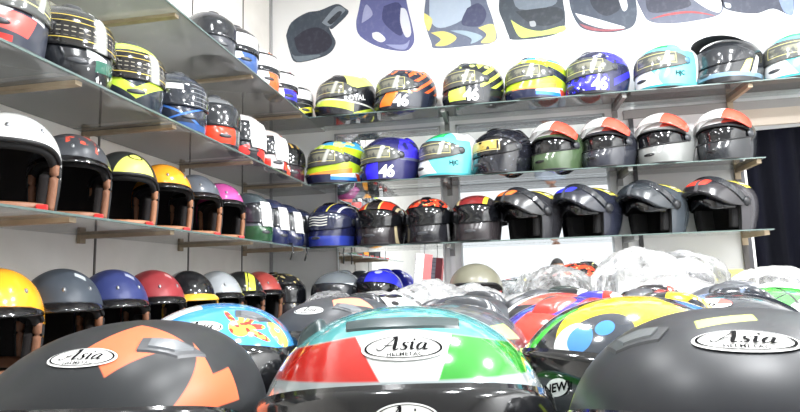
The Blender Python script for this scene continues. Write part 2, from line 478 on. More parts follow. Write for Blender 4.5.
# ------------------------------------------------------------------ common materials
BLACKV = mat('dark_visor', rgb(14,15,18), .10, coat=.3)
SMOKE = mat('smoke_visor', rgb(40,42,46), .14, coat=.3)
LABELV = mat('clear_visor_film', rgb(84,86,84), .14, coat=.3, layers=[
    (lambda c: band(c.z, .128, .162)*band(c.az(), -.3, .95, .02)*((c.noise(30, 2)-.50).step(.12)), rgb(128,128,112)),
    (lambda c: band(c.z, .119, .177)*band(c.az(), -.2, 1.0, .02)-band(c.z, .122, .174)*band(c.az(), -.180, .980, .02), rgb(206,200,130)),
    (lambda c: band(c.az()-c.z*2, .34, .46, .06)*band(c.z, .115, .19), rgb(188,190,182))])  # pale diagonal band is a painted reflection across the visor
DARKFILM = mat('printed_dark_film', rgb(34,33,32), .12, coat=.3, layers=[
    (lambda c: (band(c.z, .114, .1163)).mx(band(c.z, .183, .1853)).mx(band(c.z, .164, .1658)), rgb(214,190,90)),
    (lambda c: band((c.z*75).fl(), .0, .22, .05)*band(c.z, .122, .158)*band((c.az()*9).fl(), .15, .75, .05), rgb(150,145,130)),
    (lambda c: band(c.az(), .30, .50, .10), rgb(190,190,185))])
GOLDV = mat('gold_iridium_visor', rgb(20,20,24), .12, coat=.4, layers=[(lambda c: band(c.z, .125, .168)*band(c.az(), -.5, .62, .02)*((c.noise(26, 1)-.42).step(.05)), rgb(196,172,84)), (lambda c: (band(c.z, .118, .172)*band(c.az(), -.6, .72, .02)-band(c.z, .1215, .1685)*band(c.az(), -.57, .69, .02)), rgb(206,190,130))])
RUBBER = mat('black_rubber', rgb(20,20,22), .6)
FOAM = mat('black_lining_cloth', rgb(17,16,17), .95)
DARKLIN = mat('charcoal_lining', rgb(34,30,30), .95)
BROWN = mat('brown_leather', rgb(128,86,62), .55, bump=(60, .25))
TANL = mat('tan_leather', rgb(152,104,74), .55, bump=(60, .25))
REDP = mat('red_plastic', rgb(190,30,28), .35)
CHROME = mat('chrome', rgb(215,215,215), .12, 1)
SILVER = mat('satin_metal', rgb(150,152,155), .35, .8)
BLK = mat('gloss_black', rgb(16,16,18), .12, coat=.5)
MBLK = mat('matte_black', rgb(38,39,42), .42)
WHT = mat('white_paint', rgb(238,238,236), .25)
WSTICK = mat('white_sticker', rgb(240,240,240), .5, layers=[(lambda c: band((c.z*70).fl(), .0, .3, .1)*band((c.noise(60)), .5, 1), rgb(180,180,182))])
WVINYL = mat('white_vinyl', rgb(226,226,224), .6, spec=.2)
INK = mat('black_ink', rgb(12,12,14), .85, spec=.1)
DGREY = mat('dark_grey_plastic', rgb(60,62,66), .35)
VENTG = mat('grey_vent_plastic', rgb(96,100,104), .3)
YEL = mat('yellow_vinyl', rgb(232,226,90), .4)
TXT = mat('silver_ink', rgb(205,205,205), .4)

# badge and number meshes
def badge(key, S, az, z, w, rot=0):
    wrap(key+'_plate', disc_bm(1, .47), S, az, z, w/2, off=.0010, rot=rot)
    wrap(key+'_ring', disc_bm(.93, .47*.88, .94, rings=1), S, az, z, w/2, off=.0016, rot=rot)
    wm = script_mesh()
    for v in wm.verts: v.co.y += .20
    wrap(key+'_word', wm, S, az, z, w*.225, w*.235, off=.0018, rot=rot)
    bm = font_mesh('HELMETAC', .0, .025, 1.1)
    for v in bm.verts: v.co.y -= 2.45; v.co.x += .2
    wrap(key+'_sub', bm, S, az, z, w*.060, off=.0020, rot=rot)
badge('asia', FF, 0, .2195, .064); badge('asia_r', FF, 0, .2345, .060)
badge('asia_brow', FF, 0, .1725, .046)
# the badge on the visor strip sits on the visor itself
for nm in ('_plate', '_ring', '_word', '_sub'):
    me = MESH['asia_brow'+nm]
    for v in me.vertices: v.co += Vector((.0070, 0, .0012))
badge('asia_l', FF, radians(2), .230, .060)
def put_badge(p, key='asia', label='white oval badge with a black script word'):
    o = part('badge', key+'_plate', WVINYL, p, label); 
    part('outline', key+'_ring', INK, o); part('lettering', key+'_word', INK, o); part('small_lettering', key+'_sub', INK, o)
wrap('num46', font_mesh('46', .12, .045, .9), FF, radians(48), .049, .070, off=.0018)
wrap('num46b', font_mesh('46', .12, .045, .9), FF, radians(50), .048, .070, off=.0018)
wrap('royal', font_mesh('ROYAL', .1, .02), FF, radians(84), .097, .030, off=.0015, rot=.16)
wrap('hjc', font_mesh('HJC', .0, .03), FF, radians(64), .068, .030, off=.0018)
wrap('new_oval', disc_bm(1, .66), FF, radians(-.5), .156, .014, off=.0085, rot=.3)
wrap('new_word', font_mesh('NEW!', .2, .03), FF, radians(-.5), .156, .0095, off=.0092, rot=.3)
wrap('tri_plate', disc_bm(1, .66), FF, radians(-3), .244, .032, off=.001)
wrap('tri_word', font_mesh('ap', 0, .02), FF, radians(-3), .240, .017, off=.0016)
wrap('arai_small', disc_bm(1, .6), FF, radians(10), .240, .022, off=.001)

# ------------------------------------------------------------------ helmet builders
def full_face(label, loc, yaw, paint, group, visor=None, vent='c', ventm=None, sc=1.0, film=None, up=False, spoiler=None,
              chinv=None, trim=None, piv_m=None, name='full_face_helmet', tilt=0, tall=False):
    t = thing(name, label, 'helmet', loc, radians(yaw), group, sc)
    if tilt:
        t.rotation_euler = (0, radians(tilt), radians(yaw)); t.location.z += .155*sin(radians(-tilt))
    part('shell', 'ff_shell', paint, t); part('lining', 'ff_lining', FOAM, t)
    part('port_trim', 'ff_port_trim', RUBBER, t); part('bottom_trim', 'ff_bottom_trim', trim or RUBBER, t)
    part('visor', 'ff_visor_up' if up else ('ff_visor' if tall else 'ff_visor_low'), visor or BLACKV, t, 'visor swung up' if up else None)
    pm = piv_m or DGREY
    part('visor_pivot', 'ff_pivot_l', pm, t); part('visor_pivot', 'ff_pivot_r', pm, t)
    vm = ventm or DGREY
    for k in {'c': ['ff_vent_c'], 'ab': ['ff_vent_a', 'ff_vent_b'], 'w': ['ff_vent_wide'], 'ws': ['ff_vent_wide', 'ff_vent_side'], '': []}[vent]:
        part('top_vent', k, vm, t)
    part('chin_vent', 'ff_chin_vent', chinv or DGREY, t)
    if spoiler is not False: part('spoiler', 'ff_spoiler', spoiler or paint, t)
    part('rear_vent', 'ff_rear_vent', DGREY, t)
    return t
def open_face(label, loc, yaw, paint, group, leather=None, trim=None, peak=True, sc=1.0, snapm=None, peakm=None, strap=True, snaps=True):
    t = thing('open_face_helmet', label, 'helmet', loc, radians(yaw), group, sc); le = leather or BROWN
    part('shell', 'of_shell', paint, t); part('lining', 'of_lining', DARKLIN, t)
    part('edge_trim', 'of_edge_trim', trim or RUBBER, t); part('face_padding', 'of_face_pad_l', le, t); part('face_padding', 'of_face_pad_r', le, t); part('brow_pad', 'of_brow_pad', FOAM, t)
    part('cheek_pad', 'of_cheek_l', DARKLIN, t); part('cheek_pad', 'of_cheek_r', DARKLIN, t); part('neck_roll', 'of_neck_roll', le, t)
    if peak: part('peak', 'of_peak', peakm or BLK, t)
    if snaps:
        for k in range(3): part('snap_stud', 'of_snap_%d' % k, snapm or SILVER, t)
    if strap:
        part('chin_strap', 'of_strap', le, t); part('buckle', 'of_buckle', REDP, t, 'red buckle')
    return t
def modular(label, loc, yaw, paint, group, chin=None, sc=1.0, visor=None):
    t = thing('flip_up_helmet', label, 'helmet', loc, radians(yaw), group, sc)
    part('shell', 'mod_shell', paint, t); part('lining', 'mod_lining', FOAM, t)
    part('chin_bar', 'mod_chin_bar', chin or paint, t); part('edge_trim', 'mod_edge', RUBBER, t)
    part('sun_shield', 'mod_sun_shield', BLACKV, t); part('visor', 'mod_visor', visor or SMOKE, t)
    part('hinge_cover', 'mod_pivot', MBLK, t); part('hinge_cover', 'mod_pivot_r', MBLK, t)
    part('cheek_pad', 'mod_cheek_l', FOAM, t); part('cheek_pad', 'mod_cheek_r', FOAM, t)
    part('bottom_trim', 'ff_bottom_trim', RUBBER, t) if False else None
    part('rear_vent', 'ff_rear_vent', DGREY, t)
    return t
patch('film_front', FF, -radians(30), radians(30), .118, .178, .0075, 16, 6, th=.0008)
patch('film_left', FF, -radians(8), radians(20), .075, .195, .0075, 16, 6, th=.0008)
patch('film_low', FF, -radians(4), radians(44), .06, .19, .0075, 16, 8, th=.0008)
def film(t, key='film_front', m=None): part('visor_sticker', key, m or WSTICK, t, 'white paper sticker')

# ------------------------------------------------------------------ the room
ZA, ZB, ZC, ZD = CAMZ+.905*K, CAMZ+.523*K, CAMZ+.177*K, .892
XW, YW, XR, YF, HC = -1.43, 3.392, 2.45, -3.7, 3.05
XS, YS = -1.06, 3.074      # shelf front edges
M_WALL = mat('white_wall', rgb(244,244,243), .55, bump=(90, .05))
M_SIDE = mat('grey_panel_wall', rgb(242,239,233), .5, layers=[(lambda c: (c.noise(7, 4)-.55).step(.5), rgb(230,226,219))])
M_FLOOR = mat('floor_tile', rgb(176,174,170), .25, layers=[(lambda c: ((c.x*2).fl()-.985).step(.005).mx(((c.y*2).fl()-.985).step(.005)), rgb(120,118,115))])
def wallbox(name, c, s, m):
    return struct(part(name, boxmesh(name, (c, s)), m))
wallbox('floor', (.5, -.2, -.05), (4.2, 7.4, .1), M_FLOOR)
wallbox('ceiling', (.5, -.2, HC+.05), (4.2, 7.4, .1), M_WALL)
wallbox('wall_left', (XW-.05, -.15, HC/2), (.1, 7.1, HC), M_SIDE)
wallbox('wall_right', (XR+.05, -.15, HC/2), (.1, 7.1, HC), M_WALL)
# back wall with the slanted doorway at its right
DX, DZ0, DZ1 = 1.405, CAMZ+.785, CAMZ+.80
bm = bmesh.new()
for y in (YW, YW+.1):
    pass
pts = [(XW, 0), (DX, 0), (DX, DZ0), (DX+.5, DZ1), (XR, DZ1), (XR, HC), (XW, HC)]
f = [bm.verts.new((x, YW, z)) for x, z in pts]; g = [bm.verts.new((x, YW+.1, z)) for x, z in pts]
bm.faces.new(f); bm.faces.new(g[::-1])
for i in range(len(pts)):
    j = (i+1) % len(pts); bm.faces.new((f[i], g[i], g[j], f[j]))
struct(part('wall_back', mkb('wall_back', bm), M_WALL))
M_NAVY = mat('navy_curtain', rgb(22,24,40), .9, layers=[(lambda c: ((c.x*38).sin()-.3).step(1.2), rgb(30,32,52))])
# front wall around the wide shop opening (behind the camera; seen in the mirrors)
OX0, OX1, OZ = -.75, 2.35, 2.9
bm = bmesh.new()
for c, s in (((XW+OX0)/2, OX0-XW), ((OX1+XR)/2, XR-OX1)): bx(bm, (c, YF-.05, HC/2), (s, .1, HC))
bx(bm, ((OX0+OX1)/2, YF-.05, (OZ+HC)/2), (OX1-OX0, .1, HC-OZ))
struct(part('wall_front', mkb('wall_front', bm), M_WALL))
wallbox('ground', (.5, -7.4, -.06), (14, 7.2, .1), mat('street_paving', rgb(205,205,205), .7))
# vertical seams and uprights on the side wall
M_SEAM = mat('dark_seam', rgb(96,92,88), .7)
for i, y in enumerate((.62, 1.22, 1.80, 2.42, 2.98)):
    o = part('trim_%d' % (i+1), boxmesh('seam', ((XW+.002, y, 1.6), (.004, .008, 3.1))), M_SEAM); struct(o)
M_CORN = mat('grey_corner_strip', rgb(170,170,172), .5)
struct(part('trim_6', boxmesh('corner', ((XW+.008, YW-.008, 1.6), (.016, .016, 3.2))), M_CORN))
struct(part('trim_7', boxmesh('header', ((DX+.42, YW-.012, DZ0+.055), (.95, .022, .10))), mat('beige_header', rgb(186,174,160), .6)))
# curtain in the doorway
bm = bmesh.new(); L = []
for i in range(61):
    x = DX-.06+1.1*i/60; y = YW+.2+.02*sin(i*1.1); L.append((bm.verts.new((x, y, .0)), bm.verts.new((x, y, 2.5))))
for a, b in zip(L, L[1:]): bm.faces.new((a[0], b[0], b[1], a[1]))
bmesh.ops.solidify(bm, geom=bm.faces[:], thickness=.004)
tag(part('curtain', mkb('curtain', bm, True), M_NAVY), 'dark navy curtain filling the doorway right of the shelves', 'curtain')
# mirrors
M_MIR = mat('mirror_glass', (.86,.89,.9,1), .015, 1); M_ALU = mat('aluminium_frame', rgb(185,188,190), .3, .7)
def frame_boxes(x0, x1, z0, z1, y, w, d):
    return (((x0+x1)/2, y, z0+w/2), (x1-x0, d, w)), (((x0+x1)/2, y, z1-w/2), (x1-x0, d, w)), ((x0+w/2, y, (z0+z1)/2), (w, d, z1-z0)), ((x1-w/2, y, (z0+z1)/2), (w, d, z1-z0))
def panel(name, label, cat, x0, x1, z0, z1, m, fm, w):
    t = thing(name, label, cat, ((x0+x1)/2, YW, z0)); org = Vector(t.location)
    def loc(bs): return [((Vector(c)-org), s) for c, s in bs]
    part('pane', boxmesh(name+label[:6]+'p', *loc([(((x0+x1)/2, YW-.008, (z0+z1)/2), (x1-x0-.01, .012, z1-z0-.01))])), m, t)
    part('frame', boxmesh(name+label[:6]+'f', *loc(frame_boxes(x0, x1, z0, z1, YW-.010, w, .018))), fm, t)
panel('wall_mirror', 'left wall mirror behind the blue 46 helmet shelf', 'mirror', -.99, -.31, .90, ZA-.03, M_MIR, M_ALU, .012)
panel('wall_mirror', 'wide wall mirror reflecting the bright shop front, behind the middle helmets', 'mirror', -.215, .665, .90, ZA-.03, M_MIR, M_ALU, .012)
panel('wall_panel', 'white wall panel in a dark metal frame behind the rightmost shelved helmets', 'panel', .80, 1.385, .90, CAMZ+.885*K, mat('white_panel', rgb(222,222,222), .4), mat('dark_frame', rgb(62,62,66), .4), .022)
# shelf hardware
M_GLASS = sheer('shelf_glass', (.92,.95,.945,1), .55, .03, .12, 1.45)
def milky(m, tint):
    nt = m.node_tree; d = [n for n in nt.nodes if n.type == 'BSDF_DIFFUSE'][0]
    tr = nt.nodes.new('ShaderNodeBsdfTranslucent'); tr.inputs[0].default_value = tint; ms = nt.nodes.new('ShaderNodeMixShader'); ms.inputs[0].default_value = .5
    to = d.outputs[0].links[0].to_socket; nt.links.new(d.outputs[0], ms.inputs[1]); nt.links.new(tr.outputs[0], ms.inputs[2]); nt.links.new(ms.outputs[0], to)
M_SGLASS = sheer('brightened_shelf_glass', (.93,.95,.945,1), .8, .05, .34, 1.4); milky(M_SGLASS, (.82,.82,.81,1))  # milky white mixed into the glass to brighten the shelf undersides
M_EDGE = mat('glass_edge', rgb(96,112,108), .2, coat=.2)
M_WOODB = mat('beige_wood', rgb(168,152,128), .6, layers=[(lambda c: (c.noise(30, 3)-.5).step(.6), rgb(146,128,104))])
M_STEELB = mat('grey_bracket', rgb(128,128,126), .4, .3)
def shelf(label, lo, hi, group, edge):
    (x0, y0, z0), (x1, y1, z1) = lo, hi
    t = thing('glass_shelf', label, 'shelf', ((x0+x1)/2, (y0+y1)/2, z0), 0, group)
    part('glass', boxmesh('glass', ((0, 0, .003), (x1-x0, y1-y0, .006))), M_SGLASS if edge == 'x' else M_GLASS, t)
    if edge == 'x': part('front_edge', boxmesh('edge', (((x1-x0)/2+.0015, 0, .004), (.003, y1-y0, .0062))), M_EDGE, t)
    else: part('front_edge', boxmesh('edge', ((0, -(y1-y0)/2-.0015, .004), (x1-x0, .003, .0062))), M_EDGE, t)
TH = .0063
for z, nm in ((ZA, 'top'), (ZB, 'second'), (ZC, 'third'), (ZD, 'lowest')):
    shelf('%s glass shelf along the left wall' % nm, (XW+.004, .45, z-TH), (XS, YW-.002, z-TH), 'left wall glass shelves', 'x')
for z, nm, x1 in ((ZA, 'top', 2.1), (ZB, 'second', 1.37), (ZC, 'third', 1.37)):
    shelf('%s glass shelf along the back wall' % nm, (XS+.004, YS, z-TH), (x1, YW-.022, z-TH), 'back wall glass shelves', 'y')
boxmesh('side_bracket', ((.175, 0, -.006), (.35, .024, .012)), ((.006, 0, -.014), (.012, .028, .028)))
boxmesh('back_bracket', ((0, -.14, -.011), (.022, .27, .022)), ((0, -.006, -.025), (.03, .012, .07)))
for z, nm in ((ZA, 'top'), (ZB, 'second'), (ZC, 'third'), (ZD, 'lowest')):
    for i, y in enumerate((1.27, 1.72, 2.34, 3.0)):
        o = part('shelf_bracket', 'side_bracket', M_WOODB); o.location = (XW+.0045, y, z-TH)
        tag(o, '%s wooden bracket from the front under the %s left shelf' % (('nearest', 'second', 'third', 'farthest')[i], nm), 'bracket', 'left shelf brackets')
for z, nm in ((ZA, 'top'), (ZB, 'second'), (ZC, 'third')):
    for i, x in enumerate((-.265, .72, 1.345)):
        o = part('shelf_bracket', 'back_bracket', M_WOODB if i == 2 else M_STEELB); o.location = (x, YW-.024, z-TH)
        tag(o, '%s bracket carrying the %s back shelf' % (('left grey', 'middle grey', 'right beige')[i], nm), 'bracket', 'back shelf brackets')
boxmesh('upright', ((0, -.006, 0), (.026, .012, 1.17)))
for x, nm, m in ((-.265, 'white upright strip between the two wall mirrors', M_WALL), (.72, 'white upright strip between wide mirror and framed panel', M_WALL), (1.345, 'dark upright strip at the right end of the back shelves', mat('dark_upright', rgb(70,66,64), .5))):
    o = part('shelf_upright', 'upright', m); o.location = (x, YW-.001 if x < 1 else YW-.012, 1.475); tag(o, nm, 'upright', 'back wall uprights')
    if x > 1: o.location.y = YW-.020
o = part('wall_rail', boxmesh('rail', ((0, -.012, 0), (1.32, .024, .05))), mat('grey_rail', rgb(150,148,146), .5)); o.location = (1.43, YW-.001, ZA-.05)
tag(o, 'grey rail on the wall under the right of the top shelf', 'rail')
# back counter and table
M_CNT = mat('white_laminate', rgb(214,212,208), .35)
t = thing('display_counter', 'pale counter along the back wall under the bagged helmets', 'counter', (.2, 2.95, 0))
part('top', boxmesh('cnt_top', ((0, 0, .87), (2.4, .86, .03)), bevel=.004), M_CNT, t)
part('body', boxmesh('cnt_body', ((0, .02, .4275), (2.3, .8, .855))), mat('counter_body', rgb(150,148,145), .5), t)
for i in range(4): part('door', boxmesh('cnt_door', ((-.86+i*.573, -.39, .45), (.55, .02, .76)), bevel=.003), M_CNT, t)
TZ = .800
t = thing('display_table', 'long table covered edge to edge with helmets in the foreground', 'table', (.18, 1.22, 0))
part('tabletop', boxmesh('tt', ((0, 0, TZ-.02), (1.70, 2.14, .04)), bevel=.005), mat('table_laminate', rgb(120,118,116), .4), t)
for sx in (-1, 1):
    for sy in (-1, 1): part('leg', boxmesh('leg', ((sx*.78, sy*.98, (TZ-.04)/2), (.05, .05, TZ-.04))), M_STEELB, t)

# ------------------------------------------------------------------ paints
def P(name, base, layers=(), rough=.22, coat=.35): return mat(name, rgb(*base), rough, 0, [(f, rgb(*c)) for f, c in layers], coat if rough < .34 else 0, spec=.5 if rough < .34 else .22)
def poly(u, v, pts, w=.0016):
    r = None
    if sum(a*d-c*b for (a, b), (c, d) in zip(pts, pts[1:]+pts[:1])) < 0: pts = pts[::-1]
    for (a, b), (c, d) in zip(pts, pts[1:]+pts[:1]):
        l = hypot(c-a, d-b); e = ((u-a)*(-(d-b)/l)+(v-b)*((c-a)/l)).step(w); r = e if r is None else r*e
    return r
def el(c): return (c.z-.125).atan2((c.x*c.x+c.y*c.y).sqrt())*.15
def seg(u, v, a, b, w):
    l = hypot(b[0]-a[0], b[1]-a[1]); dx, dy = (b[0]-a[0])/l, (b[1]-a[1])/l
    s = (u-a[0])*dx+(v-a[1])*dy; t = ((v-a[1])*dx-(u-a[0])*dy).abs()
    return (w-t).step()*band(s, -w, l+w)
def arc(c): return c.az()*.145       # distance round the shell, metres
LIME = (214, 232, 60); PLIME = (228, 240, 120); NAVY = (24, 28, 66)

# foreground
p_tri = P('teal_tricolour_paint', (84,164,166), [
    (lambda c: (.2345-c.ay*.15-c.z).step(), (208,212,211)),
    (lambda c: (.2345-c.ay*.15-c.z).step()*(c.y*-1-.020-(c.z-.20)*.62).step(), (182,30,20)),
    (lambda c: (.2345-c.ay*.15-c.z).step()*(c.y-.026-(c.z-.20)*.45).step(), (42,146,42)),
    (lambda c: (.1965-c.z).step(), (150,160,162)),
    (lambda c: (.105-c.z).step(), (28,30,34))], .12, .8)
p_org = P('matte_charcoal_orange_paint', (40,42,44), [
    (lambda c: poly(c.x, c.y, [(.098,.0), (.128,.034), (.055,.080), (.035,.02)]), (214,106,70)),
    (lambda c: poly(c.x, c.y, [(.06,-.13), (.09,-.13), (.03,-.05), (-.02,-.035), (-.05,-.05)]), (226,110,70)),
    (lambda c: poly(arc(c), c.z, [(.085,.180), (.152,.236), (.149,.210), (.145,.180)]), (216,108,70)),
    (lambda c: poly(arc(c), c.z, [(.130,.180), (.145,.207), (.185,.210), (.180,.180)]), (216,108,70)),
    (lambda c: (.11-c.z).step()*((c.z-.07+arc(c)*.2)).step(), (226,110,70))], .38, .1)
p_matte = P('matte_black_lime_dash_paint', (44,46,50), [
    (lambda c: poly(c.x, c.y, [(.082,-.026), (.068,.010), (.052,.008), (.066,-.028)]), (222,226,120)),
    (lambda c: poly(arc(c), c.z, [(-.20,.05), (-.185,.05), (-.165,.19), (-.172,.19)]), (190,215,60))], .36, .1)
def hand(c):
    u, v = arc(c), el(c)
    r = ell(u, v, .062, .094, .017, .017)
    for a in (-.45, .1, .62, 1.15, 1.9):
        r = r.mx(ell(u, v, .062+cos(a)*.034, .094+sin(a)*.030, .022, .0062, a))
    return r
p_blue = P('sky_blue_handprint_paint', (62,150,214), [
    (lambda c: ((c.noise(16, 1)-.60)).step(.02)*(.03-c.y).step(.01), (226,236,240)),
    (lambda c: poly(c.x, c.y, [(.03,-.10), (.10,-.06), (.07,-.01), (-.02,-.04)]), (228,236,240)),
    (lambda c: band((c.y*9+c.x*6).fl(), .3, .5, .03)*poly(c.x, c.y, [(.02,-.09), (.085,-.055), (.06,-.03), (-.01,-.05)]), (26,40,90)),
    (lambda c: hand(c), (240,206,70)),
    (lambda c: hand(c)*(c.noise(70, 1)-.53).step(.04), (206,50,36)),
    (lambda c: ell(arc(c), el(c), .150, .088, .028, .026), (224,216,90)),
    (lambda c: ell(arc(c), el(c), .150, .088, .028, .026)*(c.noise(50, 1)-.55).step(.05), (120,190,190)),
    (lambda c: ell(arc(c), el(c), .205, .115, .016, .022, .4)*(c.noise(60, 1)-.45).step(.05), (226,110,80)),
    (lambda c: (.185-c.z).step(), (26,28,32))], .12, .8)
p_dorg = P('charcoal_coral_patch_paint', (58,60,64), [
    (lambda c: poly(c.x, c.y, [(.06,.02), (.09,.045), (.02,.085), (.0,.04)]), (236,142,112)),
    (lambda c: poly(c.x, c.y, [(.07,-.11), (.10,-.08), (.03,-.03), (-.02,-.06)]), (226,120,90))], .35, .15)
p_limeg = P('grey_lime_hook_paint', (70,73,78), [
    (lambda c: poly(c.x, c.y, [(.16,-.06), (.16,.05), (.07,.045), (.06,-.06)]), (228,232,234)),
    (lambda c: poly(c.x, c.y, [(.16,.02), (.16,.09), (.05,.085), (.06,.03)]), (100,176,216)),
    (lambda c: poly(arc(c), c.z, [(.16,.175), (.27,.19), (.25,.228), (.18,.228)]), (206,232,120)),
    (lambda c: poly(arc(c), c.z, [(.185,.1), (.28,.1), (.27,.205), (.195,.21)]), (26,30,38)),
    (lambda c: (.17-c.z).step(), (24,27,34))], .22, .4)
def eyepatch(c, u0):
    return ell(arc(c), c.z, u0, .19, .040, .046, .3)
p_yel = P('yellow_eye_paint', (244,208,34), [
    (lambda c: (.180-c.z-arc(c)*.05).step(), (22,24,26)),
    (lambda c: (-.022-arc(c)-(c.z-.2)*.8).step(), (30,34,40)),
    (lambda c: poly(arc(c), c.z, [(-.085,.17), (-.06,.17), (-.045,.24), (-.06,.24)]), (60,190,60)),
    (lambda c: ell(arc(c), el(c), .026, .090, .042, .034, .5), (52,58,68)),
    (lambda c: ell(arc(c), el(c), -.006, .079, .020, .024, .3), (236,240,244)),
    (lambda c: ell(arc(c), el(c), .005, .081, .015, .019, .3), (70,140,214)),
    (lambda c: ell(arc(c), el(c), .030, .098, .012, .012, .3), (66,140,220)),
    (lambda c: ell(c.x, c.y, -.03, .055, .055, .04, .3), (46,50,58)),
    (lambda c: ell(c.x, c.y, -.015, .060, .022, .018, .3), (70,140,214)),
    (lambda c: ell(arc(c), el(c), .090, .080, .006, .006), (120,60,20)),
    (lambda c: band(c.z, .022, .036)*(c.x-.0).step(), (190,194,196))], .12, .8)
p_bluered = P('blue_red_white_paint', (64,60,170), [
    (lambda c: (c.y-.035-c.x*.2).step(), (232,228,226)), (lambda c: band(c.y-c.x*.2, .028, .045), (214,60,46)),
    (lambda c: poly(c.x, c.y, [(.17,-.05), (.17,.05), (.1,.03), (.09,-.03)]), (226,60,44)), (lambda c: (.165-c.z).step(), (28,30,110))], .12, .8)
p_redblk = P('red_black_swirl_paint', (30,30,34), [
    (lambda c: ell(arc(c), c.z, .05, .19, .045, .05, .4), (222,58,40)), (lambda c: ell(arc(c), c.z, .06, .20, .02, .016, .3), (30,30,34)),
    (lambda c: poly(c.x, c.y, [(.10,-.02), (.08,.09), (-.10,.10), (-.06,.0)]), (226,90,76)),
    (lambda c: band(c.y+c.x*.3, -.004, .012), (206,208,208)), (lambda c: band(arc(c)-c.z*.4, -.075, -.060)*(.215-c.z).step(), (170,220,70))], .12, .8)
p_dgreen = P('black_green_fleck_paint', (44,54,52), [(lambda c: poly(arc(c), c.z, [(.02,.15), (.05,.15), (.075,.21), (.05,.215)]), (170,220,90))], .2, .5)
p_blkred = P('black_red_panel_paint', (34,32,36), [(lambda c: poly(arc(c), c.z, [(-.12,.15), (.0,.15), (.02,.205), (-.1,.20)]), (206,52,44)), (lambda c: band(c.y, .03, .045), (200,60,50)), (lambda c: poly(c.x, c.y, [(.1,-.1), (.1,-.04), (.02,-.04), (.0,-.12)]), (228,228,228))], .15, .6)
p_blkblue = P('black_blue_streak_paint', (38,42,50), [(lambda c: poly(c.x, c.y, [(.1,-.11), (.1,-.035), (.0,-.02), (-.05,-.11)]), (92,130,190)), (lambda c: (c.noise(24)-.62).step(.03), (120,140,170))], .15, .6)
p_gw = P('green_white_facet_paint', (214,218,216), [
    (lambda c: poly(c.x, c.y, [(.16,-.12), (.16,.02), (.0,.085), (-.06,-.02), (.0,-.12)]), (72,200,72)),
    (lambda c: band(c.y-c.x*.55, -.004, .004), (30,34,34)), (lambda c: band(c.y+c.x*.5, .06, .066), (30,34,34)),
    (lambda c: poly(c.x, c.y, [(-.04,-.13), (.10,-.13), (.10,-.05), (-.06,-.04)]), (70,74,76)), (lambda c: (.17-c.z).step(), (60,190,60))], .12, .7)
p_sgrey = P('speckled_grey_paint', (72,75,80), [(lambda c: (c.noise(60)-.6).step(.03), (120,124,130))], .3, .2)
p_dk = P('plain_graphite_paint', (50,52,56), (), .3, .3)
p_patch = P('black_lime_white_check_paint', (44,46,50), [(lambda c: poly(c.x, c.y, [(.1,-.03), (.1,.03), (.03,.04), (.03,-.02)]), (206,220,140)), (lambda c: poly(c.x, c.y, [(.03,.05), (.05,.1), (-.04,.1), (-.03,.04)]), (226,228,228))], .25, .4)
p_ball = P('black_white_patch_paint', (232,232,232), [(lambda c: (.022-c.vor(22)*.06).step(.004), (26,26,28)), (lambda c: ell(c.x, c.y, .06, -.03, .025, .02), (26,26,28)), (lambda c: ell(c.x, c.y, .04, .04, .022, .018), (26,26,28)), (lambda c: (.17-c.z).step(), (26,26,28))], .15, .6)

# back shelves
def streak(c, f, ph=0, k=.6): return ((c.z+c.x*k)*f+c.ay*f*.3+ph).sin()
p_royal = P('black_lime_racing_paint', (30,32,38), [
    (lambda c: (c.z-.155+c.x*.35).step()*(.055-c.x).step(), PLIME), (lambda c: (.03-c.ay).step()*(c.z-.2).step(), (36,38,40)),
    (lambda c: band(c.z-c.x*.18, .018, .065)*(c.x-.02).step(), (206,230,80)), (lambda c: band(c.z+c.x*.35, .0, .022)*(.02-c.x).step(), (206,230,80)),
    (lambda c: band(c.z-c.x*.1, .066, .074), (230,232,220))])
p_46o = P('charcoal_orange_streak_paint', (36,42,56), [
    (lambda c: band(streak(c, 130), .35, 2, .3)*(c.z-.10).step()*(.05-c.x).step(), (238,104,50)),
    (lambda c: ((c.noise(26)-.56).step(.04))*(c.z-.2).step(), (244,128,70)),
    (lambda c: (.100-c.z).step()*band(arc(c)-c.z*.5, .005, .062), (246,128,40)), (lambda c: (.022-c.z).step(), (26,30,40)),
    (lambda c: band(c.z-c.x*.1, .085, .094)*(c.x-.04).step(), (236,226,120))])
p_46l = P('black_lime_streak_paint', (34,38,44), [
    (lambda c: band(streak(c, 120, 1), .3, 2, .3)*(c.z-.09).step()*(.05-c.x).step(), (206,228,84)),
    (lambda c: ((c.noise(30)-.57).step(.04))*(c.z-.2).step(), (222,236,130)),
    (lambda c: (.095-c.z-.2*(c.x-.1)).step()*band(arc(c), .02, .095), (218,236,90)), (lambda c: (.02-c.z).step(), (28,30,34))])
p_multi = P('lime_blue_orange_paint', (176,206,44), [
    (lambda c: (c.z-.205-c.x*.1).step(), (70,170,226)), (lambda c: ((c.noise(18)-.55).step(.03))*(c.z-.18).step(), (222,240,140)),
    (lambda c: band(c.z-c.x*.3, .125, .165)*(.03-c.x).step(), (30,40,60)),
    (lambda c: band(c.z+c.x*.15, .055, .085)*(c.x+.02).step(), (246,140,60)), (lambda c: band(c.z+c.x*.12, .030, .058)*(c.x+.07).step(), (240,244,246)),
    (lambda c: band(c.z, .018, .038), (50,130,214)), (lambda c: (.02-c.z).step(), (26,36,70)),
    (lambda c: poly(c.x, c.z, [(-.13,.02), (-.06,.02), (-.04,.06), (-.10,.05)]), (240,90,60)), (lambda c: (.05-c.z).step()*(c.x-.10).step(), (26,32,60))])
